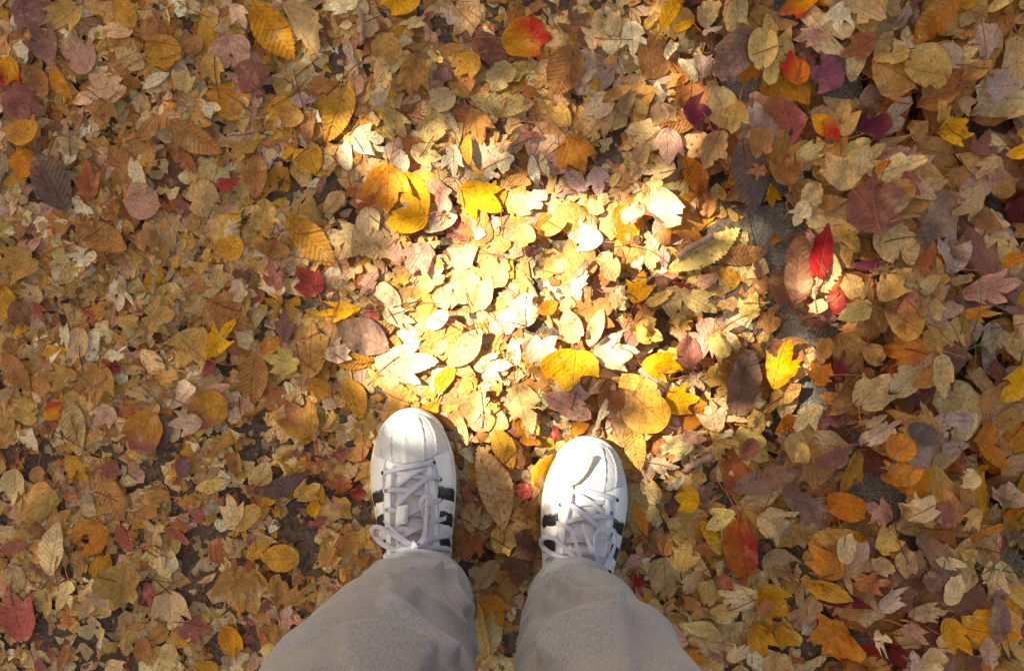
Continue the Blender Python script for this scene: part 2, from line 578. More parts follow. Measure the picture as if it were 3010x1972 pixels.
def outline_for(kind, w, ragged, rg, n=5, rough=1.0):
    if kind in HALF:
        hs = []
        for sgn in (1, -1):
            c = HALF[kind][rg.integers(2)]
            sc = rg.uniform(.86, 1.08); k = rg.uniform(-.05, .05)
            c = [(p[0] + (k * math.sin(p[0] * 3) if 0 < p[0] < 1 else 0) + (rg.normal(0, .012) if 0 < p[0] < 1 else 0), max(0, p[1] * sc + (rg.normal(0, .012) if p[1] > 0 else 0)), p[2]) for p in c]
            h = half_outline(c, n); h = h * [1, sgn * w]; hs.append(h)
        O = np.concatenate([hs[0], hs[1][::-1][1:-1]])
        O[:, 1] += .06 * w * rg.normal() * np.sin(O[:, 0] * 2.5)
        amp = .007 * rough
    elif kind in 'eo':
        m = 46 if n >= 5 else 15
        u = np.linspace(0, 1, m)
        f = rg.uniform(.82, 1.0)
        v = .5 * w * np.sin(math.pi * np.clip(u, 0, 1) ** f) ** .82
        if kind == 'e' and n >= 5:
            t = (np.arange(m) % 2) * 1.0
            v = v + (t - .5) * .017 * rg.uniform(.5, 1.5, m) * np.minimum(1, v / (.12 * w)); u2 = u + (t) * .012
        else: u2 = u
        v = np.maximum(v, 0)
        top = np.column_stack([u2, v]); bot = np.column_stack([u2 + rg.normal(0, .004, m), -v * rg.uniform(.85, 1.05)])
        top[0] = bot[0] = (0, 0); top[-1] = bot[-1] = (1, 0)
        O = np.concatenate([top, bot[::-1][1:-1]])
        O[:, 1] += .05 * rg.normal() * np.sin(O[:, 0] * 3.1)
        amp = .004 * rough
    else:
        m = 30 if n >= 5 else 9
        a = np.sort(rg.uniform(0, 1, m) * .7 / m + np.arange(m) / m) * 2 * math.pi
        ph = rg.uniform(0, 7, 4)
        r = 1 + .25 * np.sin(2 * a + ph[0]) + .18 * np.sin(3 * a + ph[1]) + .12 * np.sin(5 * a + ph[2]) + rg.normal(0, .07, m)
        r = np.clip(r, .35, 1.6)
        O = np.column_stack([np.cos(a) * r, np.sin(a) * r])
        lo, hi = O.min(0), O.max(0)
        O = (O - lo) / (hi - lo); O[:, 1] = (O[:, 1] - .5) * w
        amp = .01 * rough
    # wear: fine irregular rim and bites
    N = np.roll(O, -1, 0) - np.roll(O, 1, 0); N = np.column_stack([N[:, 1], -N[:, 0]]); N /= np.linalg.norm(N, axis=1)[:, None] + 1e-9
    O = O - N * np.abs(rg.normal(0, amp, len(O)))[:, None]
    c = O.mean(0)
    for b in range(ragged * 2):
        i = rg.integers(len(O)); dp = rg.uniform(.06, .2) * (1 if ragged < 3 else 1.2); wd = rg.integers(1, 4)
        for k in range(-wd, wd + 1):
            q = (i + k) % len(O)
            f = dp * (1 - abs(k) / (wd + 1)) * rg.uniform(.6, 1.2)
            dvec = c - O[q]; L = np.linalg.norm(dvec) + 1e-9
            O[q] += dvec / L * min(f, L * .6)
    # drop near-duplicate points
    keep = np.linalg.norm(O - np.roll(O, 1, 0), axis=1) > 1e-3
    return O[keep]


def make_hole(c, r, rg, m=9):
    a = np.arange(m) / m * 2 * math.pi
    rr = r * rg.uniform(.65, 1.15, m)
    return np.column_stack([c[0] + np.cos(a) * rr * rg.uniform(.8, 1.3), c[1] + np.sin(a) * rr])


def shape3d(P, L, rg, curl=0, flat=1.0, fold=None, crum=0.0):
    """unit leaf plane -> metres with curvature; P (u,v)"""
    u, v = P[:, 0] - .5, P[:, 1]
    kx = rg.normal(.35, .9) * flat
    ky = rg.normal(.15, .55) * flat
    if curl == 1: kx = rg.choice([-1, 1]) * rg.uniform(1.4, 2.0)
    if curl == 2: kx = rg.choice([-1, 1]) * rg.uniform(2.4, 3.2); ky += rg.uniform(-.6, .9)
    if curl == 3: kx = rg.uniform(3.6, 4.8); ky += rg.uniform(-.8, 1.2)
    if abs(kx) < 1e-3: kx = 1e-3
    if abs(ky) < 1e-3: ky = 1e-3
    skew = rg.normal(0, .25)
    vv = v + skew * u * .3
    x = np.sin(ky * u) / ky; z1 = (1 - np.cos(ky * u)) / ky
    ylim = np.clip(kx * vv, -2.6, 2.6)
    y = np.sin(ylim) / kx - (vv - v); z2 = (1 - np.cos(ylim)) / kx
    z = z1 + z2
    f = rg.uniform(0, .16) * flat if fold is None else fold
    z = z + f * np.abs(v)
    a = rg.uniform(.005, .015) * (1.2 if curl else .9)
    ph = rg.uniform(0, 7, 6)
    z = z + a * (np.sin(9 * u + 5 * v + ph[0]) + .8 * np.sin(-6 * u + 11 * v + ph[1]) + .5 * np.sin(17 * u - 9 * v + ph[2]))
    if crum:
        for q in range(4):
            an = rg.uniform(0, math.pi); k = rg.uniform(5, 15)
            z = z + crum * (7 / k) * (np.abs(np.sin(k * (u * math.cos(an) + v * math.sin(an)) + rg.uniform(0, 3))) - .6)
    ed = np.sqrt(u * u + v * v)
    z = z + rg.uniform(-.06, .12) * flat * np.clip(ed - .3, 0, 1) * np.sin(3 * np.arctan2(v, u) + ph[3])
    return np.column_stack([x, y, z]) * L


def place(P3, cen, ang, tilt, tdir):
    c, s = math.cos(ang), math.sin(ang)
    x = P3[:, 0] * c - P3[:, 1] * s; y = P3[:, 0] * s + P3[:, 1] * c; z = P3[:, 2].copy()
    if tilt:
        d = np.array([math.cos(tdir), math.sin(tdir)])
        z += (x * d[0] + y * d[1]) * math.tan(tilt)
    return np.column_stack([x + cen[0], y + cen[1], z])


def settle(V, T, q=.72, lift=.0007, top=.03, smooth=1):
    Hs = hmax(V)
    o = np.quantile(Hs - V[:, 2], q)
    zr = V[:, 2] + o + lift
    z = np.maximum(zr, Hs + lift)
    ov = z - Hs                                   # thin leaves sag instead of standing high over their bed
    z = Hs + np.where(ov > top * .5, top * .5 + top * .5 * np.tanh((ov - top * .5) / (top * .5)), ov)
    if smooth:
        acc = np.zeros(len(V)); cnt = np.zeros(len(V))
        for a, b in ((0, 1), (1, 2), (2, 0)):
            np.add.at(acc, T[:, a], z[T[:, b]]); np.add.at(cnt, T[:, a], 1)
            np.add.at(acc, T[:, b], z[T[:, a]]); np.add.at(cnt, T[:, b], 1)
        av = acc / np.maximum(cnt, 1)
        z = np.maximum(.5 * z + .5 * av, Hs + lift * .6)
    V[:, 2] = z
    return V


# ------------------------------------------------------------------ colours
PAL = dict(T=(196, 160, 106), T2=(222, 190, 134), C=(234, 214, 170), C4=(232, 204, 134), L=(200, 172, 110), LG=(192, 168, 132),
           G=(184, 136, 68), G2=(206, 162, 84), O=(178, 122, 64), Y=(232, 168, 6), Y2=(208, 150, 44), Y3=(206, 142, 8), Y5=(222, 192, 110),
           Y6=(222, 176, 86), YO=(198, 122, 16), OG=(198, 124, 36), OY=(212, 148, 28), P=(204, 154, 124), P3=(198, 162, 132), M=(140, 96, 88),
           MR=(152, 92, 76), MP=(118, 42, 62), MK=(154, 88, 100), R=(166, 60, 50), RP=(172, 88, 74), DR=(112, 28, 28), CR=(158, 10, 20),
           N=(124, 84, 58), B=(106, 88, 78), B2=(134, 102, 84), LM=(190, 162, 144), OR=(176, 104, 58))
GRAD = dict(YR=((230, 160, 10), (196, 40, 22)), RY=((214, 120, 20), (200, 34, 24)), GM=((196, 138, 46), (146, 78, 72)), RG=((206, 146, 56), (186, 84, 66)),
            PR=((206, 150, 64), (168, 88, 78)), RO=((172, 88, 14), (160, 30, 28)), YP=((232, 172, 60), (226, 166, 92)))
WORD = dict(T='tan', T2='pale tan', C='cream', C4='butter-coloured', L='khaki', LG='greyish tan', G='ochre', G2='golden-tan', O='orange-brown', Y='bright yellow',
            Y2='dull yellow', Y3='deep yellow', Y5='pale yellow', Y6='straw yellow', YO='amber', OG='orange-gold', OY='golden', P='pinkish tan', P3='dusty pink-tan', M='mauve',
            MR='reddish mauve', MP='plum', MK='pink-mauve', R='red', RP='rose red', DR='dark red', CR='crimson', N='brown', B='dark grey-brown', B2='mottled brown', LM='mauve-grey', OR='rusty orange',
            YR='yellow and red', RY='red and orange', GM='gold and mauve', RG='rose and gold', PR='rose and gold', RO='red and orange', YP='peach')
KINDW = dict(t='three-lobed leaf', k='rounded leaf', w='broad-lobed leaf', n='narrow-lobed leaf', e='serrated leaf', o='narrow oval leaf', f='leaf scrap')
NAME = dict(t='maple_leaf', w='maple_leaf', n='maple_leaf', k='rounded_leaf', e='serrated_leaf', o='oval_leaf', f='leaf_fragment')
GROUP = dict(maple_leaf='fallen maple leaves on the ground', rounded_leaf='fallen rounded leaves on the ground', serrated_leaf='fallen serrated leaves on the ground',
             oval_leaf='fallen narrow oval leaves on the ground', leaf_fragment='torn leaf scraps on the ground')


def leaf_colors(code, UV, rg, jit=1.0):
    u, v = UV[:, 0], UV[:, 1]
    if code in GRAD:
        a, b = (s2l(c) for c in GRAD[code])
        if code == 'RO': t = np.clip(.5 + v * 5 + .3 * np.sin(u * 6), 0, 1) * np.clip(u * 3 - .4, 0, 1)
        elif code in ('YR', 'RY'): t = np.clip((u - .35) * 1.9 + .35 * np.sin(v * 7 + rg.uniform(0, 6)) + np.abs(v) * .9, 0, 1)
        else: t = np.clip((u - .4) * 1.8 + v * rg.uniform(-2, 2), 0, 1)
        c = a[None] * (1 - t[:, None]) + b[None] * t[:, None]
    else:
        c = np.repeat(s2l(PAL[code])[None], len(UV), 0)
    hs = 1 + rg.normal(0, .045 * jit, 3); hs[1] = min(hs[1], hs[0] + .02); c = c * hs * (1 + rg.normal(0, .07 * jit))
    # rim a little browner / rosier, as leaves dry from the edge
    ph = rg.uniform(0, 7, 3)
    blot = np.clip(.5 * np.sin(7 * u + 4 * v + ph[0]) + .5 * np.sin(5 * v - 6 * u + ph[1]) - .35, 0, 1)[:, None]
    tint = s2l([(170, 100, 50), (196, 160, 100), (160, 90, 80), (150, 96, 44)][rg.integers(4)])
    c = c * (1 - .45 * blot * jit) + tint * .45 * blot * jit
    return np.clip(c, .004, .9)


# ------------------------------------------------------------------ litter: crumbs of soil, scraps, lower leaves
def soil_bare(P):
    """places of the path where the soil shows"""
    px = PCX + P[:, 0] * FPX / CAM_H; py = PCY - P[:, 1] * FPX / CAM_H
    d = np.zeros(len(P))
    for x, y, rx, ry, a in BARE:
        d = np.maximum(d, a * np.exp(-(((px - x) / rx / 1.15) ** 2 + ((py - y) / ry / 1.15) ** 2) ** 1.5))
    n = np.sin(px * .021 + 2 * np.sin(py * .013)) * np.sin(py * .024 + 1.7 * np.sin(px * .011 + 1))
    low = np.clip((py - 1150) / 300, 0, 1) * np.clip((1350 - px) / 250, 0, 1)
    return np.clip(np.maximum(d, low * np.clip(n * 1.6 - .1, 0, 1) * .9), 0, 1)


BARE = [(850, 545, 70, 55, 1), (940, 590, 60, 40, .8), (920, 890, 70, 60, 1), (770, 1010, 50, 50, .8), (1320, 100, 55, 45, 1), (780, 1230, 40, 60, .9), (740, 1330, 60, 90, .9),
        (690, 1450, 60, 60, .9), (880, 1560, 90, 70, 1), (900, 1640, 60, 60, .9), (620, 1640, 70, 90, 1), (560, 1750, 80, 60, .9), (130, 1830, 80, 50, 1), (110, 1380, 70, 40, .8), (330, 1650, 60, 60, .8),
        (20, 960, 40, 40, .9), (50, 1300, 60, 60, .7), (640, 1110, 50, 40, .8), (1490, 1890, 50, 50, 1), (950, 1700, 60, 40, .7), (600, 1900, 70, 50, .7), (330, 1730, 40, 60, .8), (480, 1400, 50, 40, .6),
        (800, 255, 40, 60, .8), (1560, 40, 40, 60, .5), (240, 1830, 60, 40, .8), (1100, 880, 40, 40, .5), (1770, 870, 60, 60, .5), (680, 1760, 60, 50, .6)]

STONE = [(2240, 740, 80, 130), (2300, 960, 60, 50), (2180, 250, 70, 45), (2300, 590, 70, 70), (2505, 290, 45, 60), (2350, 1060, 20, 20), (2540, 1410, 30, 30), (2515, 1860, 20, 16), (2330, 20, 60, 40), (2080, 30, 50, 40), (2330, 1130, 50, 40)]


def stone_bare(p):
    x = PCX + p[0] * FPX / CAM_H; y = PCY - p[1] * FPX / CAM_H
    return max(math.exp(-((((x - a) / (c + 42)) ** 2 + ((y - b) / (d + 42)) ** 2) ** 1.5)) for a, b, c, d in STONE)


OCT_V = np.array([[1, 0, 0], [-1, 0, 0], [0, 1, 0], [0, -1, 0], [0, 0, 1], [0, 0, -1]], float)
OCT_F = np.array([[0, 2, 4], [2, 1, 4], [1, 3, 4], [3, 0, 4], [2, 0, 5], [1, 2, 5], [3, 1, 5], [0, 3, 5]])


def build_crumbs(n=34000):
    P = np.column_stack([rng.uniform(-1.1, K0[0] + .25, n), rng.uniform(-.9, .9, n)])
    q = kerb_q(P)
    P = P[(q < -.002) & (rng.random(n) < .22 + soil_bare(P) * .9)]
    n = len(P)
    sz = rng.gamma(3.2, .00072, n).clip(.0009, .0055)
    V = OCT_V[None] * (1 + rng.normal(0, .22, (n, 6, 1))) * sz[:, None, None] * np.stack([rng.uniform(.8, 1.5, n), rng.uniform(.7, 1.1, n), rng.uniform(.45, .8, n)], 1)[:, None, :]
    a = rng.uniform(0, 6.28, n); c, s = np.cos(a), np.sin(a)
    X = V[..., 0] * c[:, None] - V[..., 1] * s[:, None]; Y = V[..., 0] * s[:, None] + V[..., 1] * c[:, None]
    z0 = base_height(P) + sz * .25
    V = np.stack([X + P[:, 0:1], Y + P[:, 1:2], V[..., 2] + z0[:, None]], 2).reshape(-1, 3)
    F = (OCT_F[None] + (np.arange(n) * 6)[:, None, None]).reshape(-1, 3)
    base = np.array([s2l(c) for c in [(100, 76, 54), (122, 94, 66), (84, 62, 44), (150, 118, 82), (108, 80, 58)]])
    cc = base[rng.integers(0, 5, n)] * rng.uniform(.7, 1.25, (n, 1))
    link('soil_crumbs', new_mesh('soil_crumbs', V, F, M_CRUMB, np.repeat(cc, 6, 0), smooth=False), kind='stuff', label='dark brown granular soil showing between the leaves')


class Bag:
    def __init__(s): s.V, s.F, s.C, s.U, s.R, s.n = [], [], [], [], [], 0
    def add(s, V, F, C, U, R):
        s.V.append(V); s.F.append(F + s.n); s.C.append(C); s.U.append(U); s.R.append(R); s.n += len(V)
    def mesh(s, name, mat):
        return new_mesh(name, np.concatenate(s.V), np.concatenate(s.F), mat, np.concatenate(s.C), np.concatenate(s.U), np.concatenate(s.R))


LEFT_MIX = ['T'] * 5 + ['T2'] * 4 + ['C'] * 3 + ['G'] * 5 + ['G2'] * 5 + ['O'] * 5 + ['P'] * 2 + ['P3'] * 2 + ['L'] * 3 + ['LG'] * 2 + ['Y2'] * 3 + ['MR', 'N', 'OR'] + ['T'] * 5 + ['T2'] * 3 + ['G2'] * 4
RIGHT_MIX = ['T'] * 6 + ['T2'] * 3 + ['G'] * 4 + ['G2'] * 3 + ['O'] * 5 + ['P3'] * 3 + ['P'] * 2 + ['L'] * 2 + ['N'] * 2 + ['YO', 'Y3', 'MR', 'G2', 'OR', 'OG', 'T2', 'T2', 'B2', 'LM']


def build_litter():
    # templates
    tmpl = []
    for i in range(96):
        k = ['t', 't', 'k', 'k', 'w', 'n', 'e', 'o'][i % 8]
        w = {'e': .45, 'o': .45, 'n': .8, 'k': .85, 't': .95, 'w': 1.1}[k] * rng.uniform(.85, 1.1)
        O = outline_for(k, w, int(rng.integers(0, 4)), rng, n=4)
        tmpl.append((k,) + triangulate(O, (), .15))
    frag = []
    for i in range(60):
        O = outline_for('f', rng.uniform(.5, 1.0), 0, rng, n=3)
        frag.append(triangulate(O, (), .45))
    bagL, bagS, bagF = Bag(), Bag(), Bag()

    def drop_leaf(cen, size, right, tilt):
        k, P, T = tmpl[rng.integers(len(tmpl))]
        V3 = shape3d(P, size, rng, int(rng.random() < (.2 if right else .06)) * 2, 1.5 if right else .8, None, rng.uniform(.01, .05) if right else rng.uniform(.005, .025))
        V3 = place(V3, cen, rng.uniform(0, 6.283), tilt, rng.uniform(0, 6.283))
        V3 = settle(V3, T, .8 if right else .7, top=.020 if right else .011, smooth=1)
        hput(V3, T, 1)
        V3 = under_shoes(V3)
        mix = RIGHT_MIX if right else LEFT_MIX
        C = leaf_colors(mix[rng.integers(len(mix))], P, rng)
        U = np.column_stack([P, np.zeros(len(P))])
        (bagS if k in 'eo' else bagL).add(V3, T, C, U, np.full(len(P), rng.random()))

    def drop_frags(P2, S):
        """many scraps at once, in batches that lie on what fell before"""
        kt = rng.integers(0, len(frag), len(P2))
        for k in rng.permutation(len(frag)):
            sel = np.flatnonzero(kt == k)
            if not len(sel): continue
            P, T = frag[k]; m_, n_ = len(sel), len(P)
            c0 = P.mean(0); u = (P[:, 0] - c0[0])[None] * S[sel][:, None]; v = (P[:, 1] - c0[1])[None] * S[sel][:, None]
            a = rng.uniform(0, 6.283, m_)[:, None]; kx = rng.normal(4, 14, m_)[:, None]; ky = rng.normal(0, 8, m_)[:, None]
            td = rng.uniform(0, 6.283, m_)[:, None]; tl = np.abs(rng.normal(0, .16, m_))[:, None]
            x = u * np.cos(a) - v * np.sin(a); y = u * np.sin(a) + v * np.cos(a)
            z = kx * v * v + ky * u * u + tl * (x * np.cos(td) + y * np.sin(td))
            X = x + P2[sel][:, :1]; Y = y + P2[sel][:, 1:]
            Hs = hget(np.stack([X.ravel(), Y.ravel()], 1)).reshape(m_, n_)
            o = np.quantile(Hs - z, .62, axis=1)[:, None]
            z = np.minimum(np.maximum(z + o + .0004, Hs + .0003), Hs + .006)
            V = np.stack([X, Y, z], 2).reshape(-1, 3)
            F = (T[None] + (np.arange(m_) * n_)[:, None, None]).reshape(-1, 3)
            hput(V, F, 1)
            V = under_shoes(V)
            codes = rng.integers(0, len(LEFT_MIX), m_)
            C = np.array([s2l(PAL[LEFT_MIX[q]]) for q in codes]) * (1 + rng.normal(0, .06, (m_, 3))) * (1 + rng.normal(0, .13, (m_, 1)))
            bagF.add(V, F, np.repeat(np.clip(C, .01, .9), n_, 0), np.tile(np.column_stack([P * .4 + .1, np.zeros(n_)]), (m_, 1)), np.repeat(rng.random(m_), n_))

    def region(P):
        q = kerb_q(P); return q
    # pass 1: scraps on the path, deep leaves right of the kerb
    for rep in range(4):
        n = 7600
        P = np.column_stack([rng.uniform(-.98, .95, n), rng.uniform(-.72, .72, n)])
        q = kerb_q(P); bare = soil_bare(P); px = PCX + P[:, 0] * FPX / CAM_H
        dens = np.clip(1.2 - px / 3000, .3, 1)             # more crushed towards the left
        py = PCY - P[:, 1] * FPX / CAM_H
        ok = (q < -.004) & (rng.random(n) < dens * (1 - .96 * bare) * np.where((px < 1200) & (py > 1200), .7, 1))
        drop_frags(P[ok], np.clip(rng.lognormal(-4.0, .55, ok.sum()), .005, .05))
    n = 1700
    P = np.column_stack([rng.uniform(.2, 1.1, n), rng.uniform(-.9, .9, n)])
    for p, qq in zip(P, kerb_q(P)):
        if qq > KW + .005: drop_leaf(p, rng.uniform(.05, .084), True, abs(rng.normal(0, .32)))
    # pass 2: whole leaves everywhere, fewer on the bare soil and the kerb
    n = 2300
    P = np.column_stack([rng.uniform(-1.08, 1.08, n), rng.uniform(-.88, .88, n)])
    q = kerb_q(P); bare = soil_bare(P)
    for p, qq, b, r in zip(P, q, bare, rng.random(n)):
        X = PCX + p[0] * FPX / CAM_H
        if qq < 0:
            pr = np.interp(X, [0, 800, 1300, 1900], [.28, .3, .6, .65]) * max(0, 1 - 1.5 * b)
            sz = rng.uniform(.03, .062) if X < 1100 else rng.uniform(.045, .078)
        elif qq < KW:
            pr = .8 * (1 - stone_bare(p)); sz = rng.uniform(.05, .08)
        else: pr = .55; sz = rng.uniform(.06, .092)
        inframe = abs(p[0]) < .72 and abs(p[1]) < .5
        if r < pr * (1 if inframe else .8): drop_leaf(p, sz, qq > KW or (X > 1500), abs(rng.normal(0, .34 if X > 1900 else .2 if X > 1300 else .1)))
    # the kerb is mostly buried too
    n = 640
    tt, qq = rng.uniform(-.95, .95, n), rng.uniform(-.02, KW + .03, n)
    for t_, q_ in zip(tt, qq):
        p = K0 + KD * t_ + KN * q_
        if abs(p[1]) < .9 and rng.random() < 1 - 1.15 * stone_bare(p): drop_leaf(p, rng.uniform(.048, .08), True, abs(rng.normal(0, .16)))
    # pass 3: small scraps on top at the left
    for rep in range(2):
        n = 4200
        P = np.column_stack([rng.uniform(-.98, .3, n), rng.uniform(-.72, .72, n)])
        bare = soil_bare(P); px = PCX + P[:, 0] * FPX / CAM_H; q = kerb_q(P)
        pr = np.interp(px, [0, 800, 1500, 2200], [1, .9, .35, .15]) * (1 - .85 * bare)
        ok = (rng.random(n) < pr) & (q < 0)
        drop_frags(P[ok], rng.gamma(2.8, .0046, ok.sum()) + .004)
    # the carpet goes on beyond the frame
    bagO = Bag(); n = 12000
    P2 = np.column_stack([rng.uniform(-2.7, 2.7, n), rng.uniform(-2.5, 2.5, n)])
    P2 = P2[(np.abs(P2[:, 0]) > .96) | (np.abs(P2[:, 1]) > .76)]
    kt = rng.integers(0, 24, len(P2))
    for k in range(24):
        O = outline_for(['t', 'k', 'w', 'n', 'o', 'k'][k % 6], [.95, .85, 1.1, .8, .45, .8][k % 6], int(rng.integers(0, 3)), rng, n=2)
        P, T = triangulate(O, (), .36); sel = np.flatnonzero(kt == k); m_, n_ = len(sel), len(P)
        S = rng.uniform(.04, .08, m_)[:, None]; u = (P[:, 0] - .5)[None] * S; v = P[:, 1][None] * S
        a = rng.uniform(0, 6.283, m_)[:, None]; td = rng.uniform(0, 6.283, m_)[:, None]
        x = u * np.cos(a) - v * np.sin(a); y = u * np.sin(a) + v * np.cos(a)
        z = rng.normal(3, 6, (m_, 1)) * v * v + rng.normal(0, 4, (m_, 1)) * u * u + np.abs(rng.normal(0, .15, (m_, 1))) * (x * np.cos(td) + y * np.sin(td))
        X = x + P2[sel][:, :1]; Y = y + P2[sel][:, 1:]
        hb = base_height(P2[sel])[:, None]; edge = np.clip((np.maximum(np.abs(P2[sel][:, :1]) / 1.8, np.abs(P2[sel][:, 1:]) / 1.6)), 0, 1)
        z = z - z.min(1, keepdims=True) * .6 + hb + rng.uniform(.002, .022, (m_, 1)) * (1.2 - .6 * edge)
        C = np.array([s2l(PAL[(RIGHT_MIX if P2[q, 0] > .4 else LEFT_MIX)[rng.integers(40)]]) for q in sel]) * (1 + rng.normal(0, .1, (m_, 1)))
        bagO.add(np.stack([X, Y, z], 2).reshape(-1, 3), (T[None] + (np.arange(m_) * n_)[:, None, None]).reshape(-1, 3), np.repeat(np.clip(C, .01, .9), n_, 0),
                 np.tile(np.column_stack([P, np.zeros(n_)]), (m_, 1)), np.repeat(rng.random(m_), n_))
    link('outer_leaf_carpet', bagO.mesh('outer_leaf_carpet', M_LEAF), kind='stuff', label='carpet of fallen leaves going on around the path')
    link('leaf_litter', bagF.mesh('leaf_litter', M_LEAF), kind='stuff', label='crushed leaf crumbs and small scraps covering the path')
    link('leaf_layer', bagL.mesh('leaf_layer', M_LEAF), kind='stuff', label='lower layer of mixed fallen leaves under the top ones')
    link('leaf_layer_serrated', bagS.mesh('leaf_layer_serrated', M_SERR), kind='stuff', label='lower layer of narrow fallen leaves under the top ones')


build_crumbs()
build_litter()

# ------------------------------------------------------------------ the leaves one can tell apart
TILE = dict(A=(0, 0, 2.3618), B=(750, 0, 2.3618), C=(1500, 0, 2.3618), D=(2250, 0, 2.3618), E=(0, 650, 2.3618), F=(750, 650, 2.3618), G=(1500, 650, 2.3618), H=(2250, 650, 2.3618),
            I=(0, 1300, 2.32), J=(2250, 1300, 2.32), K=(700, 1290, 2.286), L=(1320, 1200, 2.019), N=(1800, 1400, 2.726), Q=(1800, 1200, 2.598))

